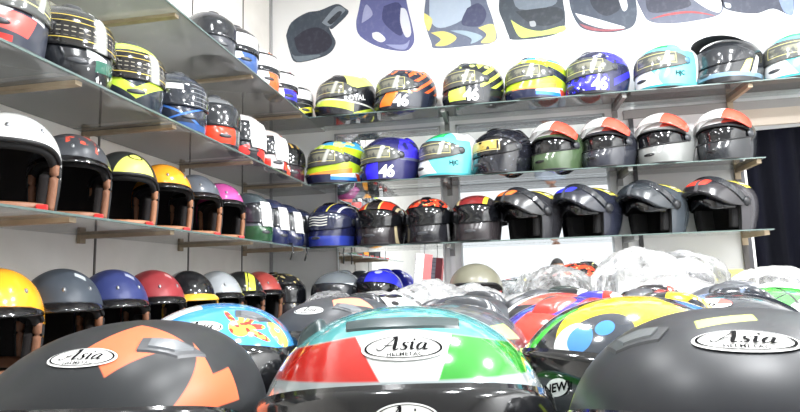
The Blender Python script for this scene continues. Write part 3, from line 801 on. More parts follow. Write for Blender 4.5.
p_46b = P('deep_blue_streak_paint', (34,36,70), [
    (lambda c: (c.z-.16).step()*band(c.x, -.10, .05)*((c.noise(14)-.46).step(.05)), (56,50,210)),
    (lambda c: band(c.z+c.x*.5, .05, .085)*(.02-c.x).step(), (52,50,200)),
    (lambda c: (.095-c.z).step()*(c.x-.05).step()*((c.noise(30)-.42).step(.05)), (50,46,226)), (lambda c: ((c.noise(60)-.66).step(.03))*(.095-c.z).step()*(c.x-.05).step(), (230,232,244)),
    (lambda c: band(c.z, .19, .235)*((c.noise(22)-.58).step(.04)), (170,174,210)), (lambda c: (.016-c.z).step(), (20,22,40))])
p_46b2 = P('navy_violet_paint', (38,38,92), [
    (lambda c: (c.z-.12).step()*band(c.x+c.z*.3, -.12, .08)*((c.noise(12)-.45).step(.06)), (62,52,206)),
    (lambda c: ell(c.x, c.y, -.01, .03, .05, .03), (190,190,226)), (lambda c: (.10-c.z).step()*band(arc(c), .03, .085), (44,36,224)), (lambda c: band(c.z, .11, .125)*(.02-c.x).step(), (90,94,120))])
p_aqua = P('aqua_white_green_paint', (104,204,212), [
    (lambda c: (c.z-.195).step()*(.03-c.x).step(), (240,244,242)), (lambda c: (c.z-.212).step()*band(c.y-c.x*.4, -.05, .05), (40,176,96)),
    (lambda c: (.11-c.z).step()*band(arc(c)+c.z*.5, -.03, .085), (238,244,244)),
    (lambda c: (-.05-c.x).step()*(c.z-.04).step(), (236,240,242)), (lambda c: (.018-c.z).step(), (60,160,170))])
p_adv = P('black_adventure_paint', (34,36,40), [(lambda c: poly(arc(c), c.z, [(.13,.04), (.18,.03), (.23,.14), (.19,.13)]), (232,226,120)), (lambda c: poly(arc(c), c.z, [(.20,.04), (.24,.03), (.27,.13), (.25,.14)]), (220,222,224)), (lambda c: band(c.z, .03, .05), (110,140,160))])
p_gold = P('black_fleck_paint', (26,27,34), [(lambda c: (c.noise(90)-.68).step(.02), (110,116,130))], .12, .7)
def redwhite(base, nm): return P(nm, base, [(lambda c: (c.z-.20).step()*band(c.y, -.13, .045), (236,236,236)), (lambda c: (c.z-.20).step()*band(c.y, .045, .10), (232,92,76))], .2, .5)
p_olive = redwhite((70,88,62), 'olive_paint'); p_blkrw = redwhite((44,46,54), 'black_satin_paint'); p_grey = redwhite((128,130,128), 'silver_grey_paint'); p_blkrw2 = redwhite((34,36,40), 'graphite_satin_paint')
RWV = P('red_white_visor_paint', (238,238,236), [(lambda c: (c.y-.055).step(), (230,84,66)), (lambda c: (c.noise(60)-.62).step(.05)*(.0-c.y).step(), (206,206,206)), (lambda c: (.158-c.z+c.x*.1).step(), (48,50,54))], .2, .5)
p_navy_y = P('navy_yellow_line_paint', (30,34,70), [(lambda c: band(c.ay, .038, .046)*(c.z-.17).step(), (226,206,80)), (lambda c: band(c.ay, .090, .100)*(c.z-.10).step(), (206,206,206)), (lambda c: (.06-c.z).step()*(c.x).step(), (44,60,150))])
p_red_in = P('black_red_gold_paint', (44,40,42), [(lambda c: (c.z-.185).step()*band(c.ay, .045, .10), (196,54,36)), (lambda c: band(c.ay, .035, .045)*(c.z-.18).step(), (214,190,110)), (lambda c: band(c.ay, .112, .12), (190,176,140))])
p_red_in2 = P('black_red_flame_paint', (32,32,36), [(lambda c: (c.z-.19).step()*((c.noise(26)-.5).step(.05))*(c.x-.0).step(), (220,70,44)), (lambda c: ((c.noise(60)-.66).step(.03))*(c.z-.18).step(), (220,210,140)), (lambda c: band(c.ay, .115, .122), (150,150,150))])
p_redtop = P('dark_red_gold_stripe_paint', (50,46,48), [(lambda c: (c.z-.19).step()*(.075-c.ay).step(), (126,44,44)), (lambda c: band(c.y, .062, .082)*(c.z-.16).step(), (226,204,60)), (lambda c: band(c.y, -.082, -.066)*(c.z-.16).step(), (206,196,150))])
def flip(nm, base, tip):
    def lines(c):
        r = None
        for a, b in (((.045,.262), (-.030,.212)), ((-.030,.212), (-.085,.214)), ((.000,.262), (-.045,.236)), ((-.045,.236), (-.085,.214))):
            s = seg(c.x, c.z, a, b, .0055); r = s if r is None else r.mx(s)
        return r*(c.y-.0).step()
    return P(nm, base, [(lambda c: poly(c.x, c.z, [(.02,.26), (-.03,.216), (-.08,.217), (-.045,.232), (-.01,.26)])*c.y.step(), (28,30,32)),
        (lines, (236,222,90)), (lambda c: seg(c.x, c.z, (-.018,.232), (-.045,.226), .004)*c.y.step(), (230,230,226))], .25, .4)
def chin(nm, base, tip): return P(nm, base, [(lambda c: (c.z-.224).step(.006)*(c.x-.07).step(.004)*(.06-c.y).step(.01), tip), (lambda c: band(c.y+c.z*.1, .04, .055)*(c.x-.03).step(), tuple(int(q*.7+50) for q in base))], .25, .4)
FP = [(flip('black_orange_line_paint', (44,44,48), None), chin('black_orange_tip_paint', (32,33,36), (232,120,60))),
      (flip('black_blue_line_paint', (34,37,50), None), chin('black_blue_tip_paint', (28,31,42), (56,60,206))),
      (flip('slate_yellow_line_paint', (66,72,78), None), chin('slate_tip_paint', (40,45,50), (38,43,48))),
      (flip('graphite_red_line_paint', (60,58,62), None), chin('graphite_red_tip_paint', (36,34,38), (224,70,56)))]

# side shelves
p_a1 = P('graphite_grey_paint', (70,72,78), (), .3, .3)
p_a2 = P('black_blue_white_paint', (44,46,52), [(lambda c: (.085-c.z).step()*(c.x-.03).step(), (60,92,150)), (lambda c: band(c.z, .05, .085)*band(c.y, -.13, -.02), (226,230,234))])
p_a3 = P('white_orange_paint', (236,232,228), [(lambda c: (.09-c.z).step()*(c.y).step(), (232,110,60)), (lambda c: (c.z-.2).step()*(c.y-.02).step(), (232,120,70))])
p_a4 = P('white_red_blue_paint', (240,238,238), [(lambda c: (c.y-.04).step()*(c.z-.08).step(), (226,70,56)), (lambda c: (.09-c.z).step()*(c.y+.03).step(), (56,54,186)), (lambda c: (.03-c.z).step(), (40,40,60))])
p_a5 = P('white_black_yellow_paint', (230,230,226), [(lambda c: (.09-c.z).step(), (34,36,36)), (lambda c: band(c.z-c.y*.3, .03, .065), (222,214,60)), (lambda c: (c.y-.06).step()*(c.z-.1).step(), (220,70,56))])
p_b1 = P('black_red_white_paint', (58,62,74), [(lambda c: poly(arc(c), c.z, [(-.05,.080), (.015,.076), (.03,.090), (-.055,.102)]), (232,232,232)), (lambda c: poly(arc(c), c.z, [(.005,.035), (.06,.030), (.085,.085), (.03,.086), (.0,.065)]), (226,84,76)), (lambda c: (-.085-arc(c)).step()*(c.z-.04).step(), (226,60,46)), (lambda c: band(arc(c), .07, .12)*band(c.z, .088, .104), (236,236,236)), (lambda c: poly(arc(c), c.z, [(.0,.010), (.03,.010), (.03,.024), (.0,.024)]), (214,50,44))], .3, .2)
p_b2 = P('black_white_green_paint', (32,34,38), [(lambda c: band(c.z+c.ay*.2, .075, .10)*band(arc(c), .02, .08), (226,230,228)), (lambda c: band(c.z-arc(c)*.2, .025, .06)*band(arc(c), .04, .12), (44,96,80)), (lambda c: ((c.noise(40)-.62).step(.03))*(c.y-.02).step(), (220,222,220))])
p_b3 = P('black_lime_vee_paint', (34,42,52), [(lambda c: (c.z-.195).step(), (200,226,90)), (lambda c: (c.z-.16).step()*(.02-c.x).step(), (200,226,90)), (lambda c: band(c.z-c.ay*.62, .028, .066)*(.115-c.ay).step()*(c.x-.02).step(), (196,228,70))])
p_b4 = P('black_blue_line_racing_paint', (38,44,58), [(lambda c: band(c.z+c.y*.5, .045, .054)*(c.x).step(), (60,110,190)), (lambda c: band(c.z-c.y*.4, .065, .072)*(c.x).step(), (60,110,190)), (lambda c: (.03-c.z).step(), (50,84,140))])
p_b5 = P('grey_red_chin_paint', (110,112,114), [(lambda c: (.092-c.z).step()*(.055-c.y).step()*(c.x).step(), (226,66,40)), (lambda c: (.092-c.z).step()*(c.y-.055).step(), (90,92,96)), (lambda c: (.02-c.z).step(), (40,40,44))])
p_b6 = P('white_red_black_paint', (206,200,200), [(lambda c: (.10-c.z).step(), (40,40,46)), (lambda c: band(c.z+c.ay*.3, .035, .085)*(c.ay-.02).step(), (206,54,50))])
p_b7 = P('red_white_grey_paint', (208,196,192), [(lambda c: (c.y-.05).step(), (214,52,42)), (lambda c: (.09-c.z).step(), (196,190,190)), (lambda c: (.07-c.z).step()*(c.ay-.04).step(), (206,54,44)), (lambda c: (.02-c.z).step(), (40,40,46))])
p_b8 = P('dark_gold_red_paint', (46,40,44), [(lambda c: (c.z-.19).step()*band((c.y*22).fl(), .0, .35, .1), (190,160,90)), (lambda c: (.08-c.z).step()*band(arc(c), -.08, -.02), (226,80,56)), (lambda c: (.07-c.z).step()*(c.y).step(), (74,34,46))])
p_w = P('gloss_white_paint', (232,232,230), (), .15, .6)
p_cb = P('satin_black_red_emblem_paint', (66,68,72), [(lambda c: (c.noise(34)-.56).step(.03)*band(c.y, -.02, .07)*band(c.x, .02, .10), (206,84,66))], .34, .2)
p_cy = P('matte_black_yellow_chevron_paint', (44,46,46), [(lambda c: poly(c.y, c.x, [(-.06,.13), (-.07,.16), (.14,.16), (.10,.09), (.04,.055)]), (224,226,110))], .35, .1)
p_co = P('orange_gloss_paint', (240,160,40), (), .2, .5)
p_cg = P('satin_slate_paint', (84,90,98), (), .3, .3)
p_cp = P('magenta_gloss_paint', (190,80,150), (), .2, .5)
p_fg = P('dark_green_flip_paint', (70,80,84), [(lambda c: (.08-c.z).step(), (30,74,42))], .25, .4)
p_fn = P('navy_flip_paint', (48,54,80), [(lambda c: (.08-c.z).step(), (26,34,72))], .25, .4)
p_do = P('amber_gloss_paint', (246,168,36), (), .2, .5)
p_db = P('matte_dark_slate_paint', (62,68,76), [(lambda c: poly(c.x, c.y, [(.065,.03), (.065,.06), (.045,.06), (.045,.03)]), (170,176,180))], .38, .1)
p_dn = P('matte_navy_paint', (50,58,104), [(lambda c: poly(c.x, c.y, [(.065,.03), (.065,.06), (.045,.06), (.045,.03)]), (150,156,176))], .36, .1)
p_dm = P('matte_maroon_paint', (142,54,58), [(lambda c: poly(c.x, c.y, [(.065,.03), (.065,.055), (.045,.055), (.045,.03)]), (190,140,140))], .36, .1)
p_dd = P('black_studded_paint', (24,25,28), [(lambda c: (.010-c.vor(26)*.04-.0058).step(.001), (226,226,226))], .15, .6)
p_ds = P('silver_gloss_paint', (160,164,168), (), .25, .6)
p_dy = P('black_yellow_stripe_paint', (36,38,38), [(lambda c: band(c.y+c.x*.3, .02, .07), (224,226,80)), (lambda c: band(c.y+c.x*.3, .03, .036), (30,30,30))], .2, .5)
p_dr = P('dull_red_paint', (164,70,64), (), .3, .3)
p_dx = P('black_orange_speckle_paint', (40,40,42), [(lambda c: (c.noise(34)-.6).step(.03), (190,176,120))], .2, .5)
p_gb = P('grey_blue_white_split_paint', (104,110,114), [(lambda c: (.19-c.z).step()*(c.y*-1).step(), (44,56,140)), (lambda c: (.19-c.z).step()*(c.y).step(), (226,230,232)), (lambda c: (.08-c.z).step(), (30,32,40))])
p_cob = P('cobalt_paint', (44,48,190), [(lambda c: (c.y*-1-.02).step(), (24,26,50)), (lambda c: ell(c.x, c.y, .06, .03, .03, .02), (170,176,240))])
p_oliv2 = P('taupe_paint', (118,116,100), (), .3, .3)
p_chk = P('black_white_check_paint', (206,206,206), [(lambda c: band((c.az()*5).fl(), 0, .5, .05)*band(c.z, .12, .165), (50,52,54)), (lambda c: band(c.z, .185, .2), (236,236,236)), (lambda c: (.10-c.z).step(), (60,62,66))])

# ------------------------------------------------------------------ placement
G = 'helmets on the front table'
def vplate(t, k):
    o = part('top_vent', k, DGREY, t); part('ridge', k+'_ridge', VENTG, o)
def tz(x, y): return (x, y, TZ)
t = full_face('matte charcoal full-face helmet with orange patches and a white oval badge, nearest on the left', tz(-.385, .55), -81, p_org, G, vent='', tilt=-2, spoiler=False); put_badge(t, 'asia_l'); vplate(t, 'plate_l')
t = full_face('glossy teal full-face helmet with red, white and green forehead band, nearest in the middle', tz(-.092, .53), -80, p_tri, G, vent='ws', visor=BLACKV, tilt=-6, spoiler=False, ventm=mat('teal_grey_vent', rgb(48,64,66), .3)); put_badge(t)
put_badge(t, 'asia_brow', 'second oval badge on the visor strip')
t = full_face('matte black full-face helmet with a pale lime dash above its badge, nearest on the right', tz(.177, .47), -109, p_matte, G, vent='', tilt=-4.5, spoiler=False); put_badge(t, 'asia_r')
put_badge(t, 'asia_brow', 'second oval badge on the visor strip'); vplate(t, 'plate_r'); vplate(t, 'plate_l')
t = full_face('sky blue full-face helmet with a yellow and red handprint', tz(-.458, .865), -74, p_blue, G, vent='', tilt=-4, spoiler=False); put_badge(t); vplate(t, 'plate_l')
t = full_face('charcoal full-face helmet with coral patches and oval badge, behind the blue handprint one', tz(-.312, 1.06), -108, p_dorg, G, vent='', tilt=-4, spoiler=False); put_badge(t, 'asia_l'); vplate(t, 'plate_l')
t = full_face('dark grey full-face helmet with white and blue front, right behind the teal one', tz(-.090, .885), -112, p_limeg, G, vent=''); vplate(t, 'plate_l')
full_face('black full-face helmet with lime and white checks, behind the charcoal and coral one', tz(-.377, 1.36), -105, p_patch, G, vent='c')
full_face('black and white patched helmet far back on the table, left of the plastic bags', tz(-.33, 1.66), -110, p_ball, G, vent='')
t = full_face('blackish green full-face helmet with small white oval, in front of the plastic bags', tz(.121, 1.53), -125, p_dgreen, G, vent='c'); part('badge', 'arai_small', WVINYL, t)
full_face('red and black full-face helmet with grey swirls, behind the blue and red one', tz(.11, 1.285), -128, p_redblk, G, vent='ab', ventm=DGREY)
full_face('blue, white and red full-face helmet tucked behind the yellow one', tz(.125, 1.02), -128, p_bluered, G, vent='c', ventm=mat('red_vent', rgb(190,60,50), .3))
t = full_face('yellow and black full-face helmet with big blue eyes painted on', tz(.161, .755), -130, p_yel, G, vent='', chinv=BLK, tilt=-4)
o = part('sticker', 'new_oval', WVINYL, t, 'white oval sticker on the chin'); part('lettering', 'new_word', INK, o)
t = full_face('black full-face helmet with red brow and small white oval, near the right of the heap', tz(.33, 1.38), -118, p_blkred, G, vent='c'); part('badge', 'arai_small', WVINYL, t)
TRI = mat('tricolour_badge', rgb(226,226,226), .5, layers=[(lambda c: (-.016-c.y).step(.001), rgb(50,140,70)), (lambda c: (c.y-.006).step(.001)*(c.z-.243).step(.001), rgb(206,70,60))])
t = full_face('black and blue full-face helmet with a green, white and red oval badge', tz(.385, 1.06), -124, p_blkblue, G, vent=''); o = part('badge', 'tri_plate', TRI, t); part('lettering', 'tri_word', INK, o)
full_face('speckled dark grey full-face helmet far right behind the tricolour-badge one', tz(.60, 1.63), -125, p_sgrey, G, vent='c')
full_face('bright green and white faceted full-face helmet at the right edge', tz(.555, 1.28), -122, p_gw, G, vent='')
full_face('plain graphite full-face helmet at the far right edge of the table', tz(.92, 1.55), -125, p_dk, G, vent='c')
full_face('plain graphite full-face helmet low behind the grey lime-hook one', tz(-.08, 1.24), -115, p_dk, G, vent='ab')

G = 'helmets on the top back shelf'; YB = 3.22
def zz(z): return z
b = lambda x, z: (x*K, YB, z)
S1 = 1.08
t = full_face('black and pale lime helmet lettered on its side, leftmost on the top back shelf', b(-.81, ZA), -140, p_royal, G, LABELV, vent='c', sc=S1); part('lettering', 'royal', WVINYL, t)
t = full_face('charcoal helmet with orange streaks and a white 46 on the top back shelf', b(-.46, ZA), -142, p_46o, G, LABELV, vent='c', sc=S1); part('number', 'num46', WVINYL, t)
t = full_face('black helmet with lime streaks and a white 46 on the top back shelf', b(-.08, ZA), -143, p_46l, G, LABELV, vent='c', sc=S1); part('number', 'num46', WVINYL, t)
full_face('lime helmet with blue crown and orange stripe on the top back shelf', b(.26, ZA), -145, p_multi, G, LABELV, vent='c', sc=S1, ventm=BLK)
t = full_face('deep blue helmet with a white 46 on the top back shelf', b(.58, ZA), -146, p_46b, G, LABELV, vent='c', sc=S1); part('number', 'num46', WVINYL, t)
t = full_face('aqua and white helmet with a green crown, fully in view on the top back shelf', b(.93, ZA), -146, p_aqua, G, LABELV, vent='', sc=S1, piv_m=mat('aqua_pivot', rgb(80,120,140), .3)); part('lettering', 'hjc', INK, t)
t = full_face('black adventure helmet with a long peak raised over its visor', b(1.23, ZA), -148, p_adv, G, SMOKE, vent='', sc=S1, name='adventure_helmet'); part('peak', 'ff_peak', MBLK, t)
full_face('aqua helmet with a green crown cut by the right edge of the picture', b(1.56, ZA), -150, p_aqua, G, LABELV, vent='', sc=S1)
G = 'helmets on the second back shelf'
full_face('lime helmet with blue crown and orange stripe, leftmost on the second back shelf', b(-.87, ZB), -138, p_multi, G, LABELV, vent='c', sc=S1, ventm=BLK)
t = full_face('navy and violet helmet with a white 46 on the second back shelf', b(-.56, ZB), -140, p_46b2, G, LABELV, vent='c', sc=S1); part('number', 'num46b', WVINYL, t)
t = full_face('aqua and white helmet with a green crown on the second back shelf', b(-.23, ZB), -142, p_aqua, G, LABELV, vent='', sc=S1); part('lettering', 'hjc', INK, t)
full_face('black flecked helmet with a gold mirrored visor', b(.06, ZB), -138, p_gold, G, GOLDV, vent='c', sc=S1, ventm=BLK, trim=RUBBER)
for x, m, l, a in ((.35, p_olive, 'olive green helmet with a red and white raised visor', -130), (.61, p_blkrw, 'satin black helmet with a red and white raised visor, beside the olive one', -132), (.89, p_grey, 'silver grey helmet with a red and white raised visor', -133), (1.18, p_blkrw2, 'graphite helmet with a red and white raised visor, rightmost on the second back shelf', -135)):
    t = full_face(l, b(x, ZB), a, m, G, RWV, vent='', sc=S1*.92, up=True, chinv=BLK); patch('ff_inner_shield', FF, -radians(74), radians(74), lambda a: port_ff(a)[0]-.002, lambda a: port_ff(a)[1]+.002, -.008, 40, 8) if 'ff_inner_shield' not in MESH else 0
    part('inner_shield', 'ff_inner_shield', BLACKV, t)
G = 'helmets on the third back shelf'
full_face('navy helmet with thin yellow lines, leftmost on the third back shelf', b(-.895, ZC), -108, p_navy_y, G, mat('striped_visor', rgb(40,44,66), .08, coat=.6, layers=[(lambda c: band((c.z*430+(c.y*60).sin()*1.2).sin(), .2, 2, .3)*(.06-c.ay).step()*band(c.z, .115, .175), rgb(214,214,206))]), vent='c', sc=S1*.97, ventm=BLK)
full_face('black helmet with red temples and a dark visor on the third back shelf', b(-.63, ZC), -98, p_red_in, G, BLACKV, vent='c', sc=S1*.97, ventm=BLK)
full_face('black helmet with a red flame brow on the third back shelf', b(-.36, ZC), -95, p_red_in2, G, BLACKV, vent='c', sc=S1*.97, ventm=BLK)
full_face('dark helmet with maroon crown and one yellow stripe on the third back shelf', b(-.10, ZC), -100, p_redtop, G, BLACKV, vent='', sc=S1*.97)
for x, (m, cm), l, a in zip((.19, .49, .81, 1.13), FP, ('black flip-up helmet with an orange tip on its lifted chin bar', 'black flip-up helmet with a blue tip on its lifted chin bar', 'slate grey flip-up helmet with yellow lines on its crown', 'graphite flip-up helmet with a red tip, rightmost on the third back shelf'), (-141, -142, -143, -146)):
    modular(l, b(x, ZC), a, m, G, cm, S1)

G = 'helmets on the top left shelf'; XL = -1.225
def lf(y, z, x=XL): return (x, y, z)
s9 = (1, .93, 1)
full_face('graphite grey helmet nearest on the top left shelf', lf(2.20, ZA), -38, p_a1, G, SMOKE, sc=(.88,.84,.9))
t = full_face('black helmet with a white visor sticker and blue chin on the top left shelf', lf(2.40, ZA), -38, p_a2, G, SMOKE, sc=s9); film(t)
t = full_face('white and orange helmet on the top left shelf', lf(2.66, ZA), -38, p_a3, G, SMOKE, sc=s9, vent=''); film(t)
t = full_face('white helmet with red side and blue chin on the top left shelf', lf(2.93, ZA), -38, p_a4, G, SMOKE, sc=s9, vent=''); film(t)
t = full_face('white helmet with black and yellow chin, in the corner on the top left shelf', lf(3.20, ZA), -38, p_a5, G, SMOKE, sc=s9, vent=''); film(t)
G = 'helmets on the second left shelf'
full_face('slate helmet with red and white side flashes, nearest on the second left shelf', lf(1.14, ZB), -40, p_b1, G, LABELV, sc=s9)
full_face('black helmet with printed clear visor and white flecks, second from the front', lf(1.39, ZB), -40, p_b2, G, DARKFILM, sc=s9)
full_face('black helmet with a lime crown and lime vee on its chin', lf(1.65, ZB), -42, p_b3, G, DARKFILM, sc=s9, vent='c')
t = full_face('blue-black helmet with thin blue lines and a small white visor label', lf(1.93, ZB), -38, p_b4, G, mat('ribbed_visor', rgb(42,46,54), .1, coat=.6, layers=[(lambda c: band(c.z, .155, .178)*band(c.az(), -.55, -.1, .03), rgb(206,206,206)), (lambda c: band((c.z*60).fl(), 0, .2, .1)*band(c.az(), .1, .7, .03), rgb(110,112,116))]), sc=s9)
full_face('grey helmet with a bright red chin on the second left shelf', lf(2.21, ZB), -38, p_b5, G, SMOKE, sc=s9)
t = full_face('white, red and black helmet with a big white visor sticker on the second left shelf', lf(2.48, ZB), -38, p_b6, G, SMOKE, sc=s9, vent=''); film(t, 'film_low')
t = full_face('red-sided helmet with a big white visor sticker on the second left shelf', lf(2.77, ZB), -38, p_b7, G, SMOKE, sc=s9, vent=''); film(t, 'film_low')
full_face('dark helmet with gold crown stripes and red chin mark, in the shelf corner', lf(3.06, ZB), -45, p_b8, G, BLACKV, sc=s9, vent='')
G = 'helmets on the third left shelf'; s8 = (1.06, .90, 1.13)
open_face('glossy white open-face helmet with brown leather lining', lf(1.215, ZC), -47, p_w, G, sc=(1.1,1,1.14), peak=False)
open_face('satin black open-face helmet with a red emblem and a short peak', lf(1.43, ZC), -48, p_cb, G, sc=s8)
t = open_face('matte black open-face helmet with a pale yellow chevron', lf(1.665, ZC), -48, p_cy, G, TANL, sc=s8, peak=False, snaps=False)
wrap('of_ring', disc_bm(1, .7, .82, rings=2), OF, radians(18), .205, .026, off=.0012); part('emblem', 'of_ring', INK, t)
open_face('orange open-face helmet on the third left shelf, between the chevron and slate ones', lf(1.885, ZC), -48, p_co, G, TANL, sc=s8)
open_face('slate grey open-face helmet on the third left shelf', lf(2.11, ZC), -48, p_cg, G, TANL, sc=s8)
open_face('magenta pink open-face helmet on the third left shelf', lf(2.325, ZC), -48, p_cp, G, TANL, sc=s8)
for y, m, l in ((2.60, p_fg, 'grey full-face helmet with dark green chin and white sticker, beside the pink one'), (2.825, p_fn, 'navy full-face helmet with a white sticker, just behind the green-chinned one'), (3.04, p_fn, 'navy full-face helmet with white sticker, second from the corner on its shelf'), (3.255, p_fn, 'navy full-face helmet with white sticker, in the corner on its shelf')):
    t = full_face(l, lf(y, ZC), -32, m, G, SMOKE, sc=(.93, .78, 1), vent=''); film(t, 'film_left')
    if y in (2.825, 3.04):      # chin strap dangling over the shelf edge
        M = (Matrix.Translation((XL, y, ZC)) @ Matrix.Rotation(radians(-32), 4, 'Z') @ Matrix.Diagonal((.93, .78, 1, 1))).inverted()
        V, F = tube([M @ Vector(q) for q in ((XS-.06, y-.03, ZC+.006), (XS+.004, y-.04, ZC+.008), (XS+.012, y-.045, ZC-.03), (XS+.004, y-.06, ZC-.075))], .006, False, 6); part('chin_strap', mk('loose_strap', V, F), BLK, t)
G = 'helmets on the lowest left shelf'
open_face('amber orange open-face helmet at the left edge on the lowest shelf', lf(1.20, ZD), -46, p_do, G, sc=s8)
open_face('matte dark slate open-face helmet beside the amber one on the lowest shelf', lf(1.415, ZD), -46, p_db, G, sc=s8)
open_face('matte navy open-face helmet on the lowest left shelf', lf(1.63, ZD), -46, p_dn, G, sc=s8)
open_face('matte maroon open-face helmet on the lowest left shelf', lf(1.845, ZD), -46, p_dm, G, sc=s8)
open_face('black open-face helmet with white dots and a yellow rim', lf(2.075, ZD), -46, p_dd, G, sc=s8, trim=mat('yellow_rim', rgb(222,176,60), .3), peakm=mat('yellow_rim', rgb(222,176,60), .3), snaps=False)
open_face('silver open-face helmet on the lowest left shelf', lf(2.31, ZD), -46, p_ds, G, sc=s8)
open_face('black open-face helmet with a yellow stripe on the lowest left shelf', lf(2.54, ZD), -46, p_dy, G, sc=s8)
open_face('dull red open-face helmet on the lowest left shelf', lf(2.765, ZD), -46, p_dr, G, sc=s8)
full_face('black speckled full-face helmet at the far end of the lowest left shelf', lf(3.05, ZD), -40, p_dx, G, BLACKV, sc=(1, .9, 1), vent='')
G = 'helmets on the back counter'
full_face('grey helmet split blue and white, on the back counter at the left', (-.90, 3.08, ZD), -95, p_gb, G, SMOKE, vent='')
full_face('cobalt blue helmet half hidden by plastic on the back counter', (-.67, 3.10, ZD), -100, p_cob, G, BLACKV, vent='')
t = open_face('taupe open-face helmet with a red lining on the back counter', (-.12, 2.94, ZD), -90, p_oliv2, G, leather=mat('dark_red_lining', rgb(150,40,36), .7), peak=False, snaps=False, strap=False, sc=1.16)
full_face('black helmet with red brow peeking over plastic bags', (.40, 3.02, ZD), -130, p_red_in2, G, BLACKV, vent='')
full_face('black and white checked helmet inside a clear bag on the back counter', (.88, 2.93, ZD), -105, p_chk, G, SMOKE, vent='')

# ------------------------------------------------------------------ clear plastic bags
M_BAG = sheer('clear_plastic', (.99,.992,.996,1), .95, .30, .2, 1.30)
milky(M_BAG, (.95,.96,.97,1))
def _creases():
    nt = M_BAG.node_tree; ms = [n for n in nt.nodes if n.type == 'MIX_SHADER' and n.inputs[1].links and n.inputs[1].links[0].from_node.type == 'BSDF_TRANSPARENT'][0]
    c = Ctx(nt); n = c.noise(13, 2); r = (1-(n-.5).abs()*7).mx(0); f = r*.20+.10
    nt.links.new(f.v, ms.inputs[0])
_creases()
def bag(key, rx, ry, h, seed, amp=.022, knot=True):
    bm = bmesh.new(); bmesh.ops.create_icosphere(bm, subdivisions=5, radius=1)
    s = Vector((seed*7.3, seed*3.1, seed*1.7))
    for v in bm.verts:
        d = v.co.copy(); up = max(0, d.z)
        w = noise.noise_vector(d*1.6+s)*.5; e = Vector((d.x*5+w.x*4, d.y*5+w.y*4, d.z*1.6))+s
        n1 = noise.noise(d*2.0+s); n2 = 1-abs(noise.noise(e))*2.2; n3 = 1-abs(noise.noise(e*2.3+s*3))*2
        r = 1+.10*n1+amp*2.8*n2+amp*.7*n3
        x, y, z = d.x*rx*r, d.y*ry*r, d.z*r
        flare = 1+.22*max(0, -d.z)
        zz_ = h*.5+z*h*.5
        if zz_ < .004: zz_ = .002+.002*(noise.noise(d*9)+1)
        v.co = Vector((x*flare, y*flare, zz_))
    return mkb(key, bm, True)
for i, (rx, ry, h) in enumerate(((.165,.18,.27), (.20,.17,.24), (.175,.19,.285), (.18,.18,.22))): bag('bag%d' % i, rx, ry, h, i+1)
G = 'clear plastic helmet bags'
BG = [(-.20, 1.72, TZ, 0, .86, 'crumpled clear plastic bag behind the teal helmet, left of the heap'), (.10, 1.86, TZ, 3, .90, 'flat crumpled clear plastic bag in the middle of the table heap'),
      (-.44, 2.02, TZ, 1, .86, 'crumpled clear plastic bag below the hanging red packet'), (-.10, 2.10, TZ, 2, .76, 'clear plastic bag in front of the taupe open-face helmet'),
      (.40, 1.78, TZ, 1, .80, 'low clear plastic bag behind the red and black helmets'), (.27, 2.76, ZD, 2, .84, 'puffed clear plastic bag right of the taupe helmet'),
      (.60, 2.60, ZD, 0, 1.12, 'tall clear plastic bag with folds beside the checked helmet'), (.88, 2.93, ZD, 2, 1.02, 'clear plastic bag wrapped round the black and white checked helmet'),
      (.60, 2.10, TZ, 1, .95, 'low clear plastic bag in front of the checked helmet'), (1.22, 2.80, ZD, 3, .95, 'low clear plastic bag in front of the yellow box'),
      (.92, 2.00, TZ, 3, .90, 'low clear plastic bag at the right end of the table heap'), (-.86, 2.80, ZD, 3, .70, 'crinkled clear plastic bag beside the grey, blue and white helmet')]
for x, y, z, k, s, l in BG:
    o = part('plastic_bag', 'bag%d' % k, M_BAG); o.location = (x, y, z); o.scale = (s, s, s*(1.22 if z < .85 else 1.0)); o.rotation_euler = (0, 0, x*9+y*4); tag(o, l, 'plastic bag', G)
# ------------------------------------------------------------------ small things by the shelves
t = thing('hanging_box', 'white and red packet hanging under the third back shelf', 'packet', (-.405, 3.045, ZC-.145))
part('carton', boxmesh('hb', ((0, 0, 0), (.090, .04, .17)), bevel=.004), P('packet_print', (232,226,224), [(lambda c: (c.x-.0).step(.002), (206,110,110)), (lambda c: band((c.z*40).fl(), 0, .25, .1)*(.0-c.x).step(), (190,190,190))], .4, 0), t)
V, F = tube([(0, 0, .084), (0, 0, .125), (0, .01, .150)], .0025, False, 6); part('hook', mk('hook', V, F), SILVER, t); t.rotation_euler = (0, .12, .2)
t = thing('carton_box', 'small bright yellow box on the back counter at the right', 'box', (1.16, 3.14, ZD)); part('carton', boxmesh('yb', ((0, 0, .09), (.10, .10, .18)), bevel=.003), mat('yellow_card', rgb(220,216,110), .6), t); part('lid', boxmesh('yl', ((0, 0, .19), (.106, .106, .02)), bevel=.003), mat('yellow_card_lid', rgb(206,202,96), .6), t)
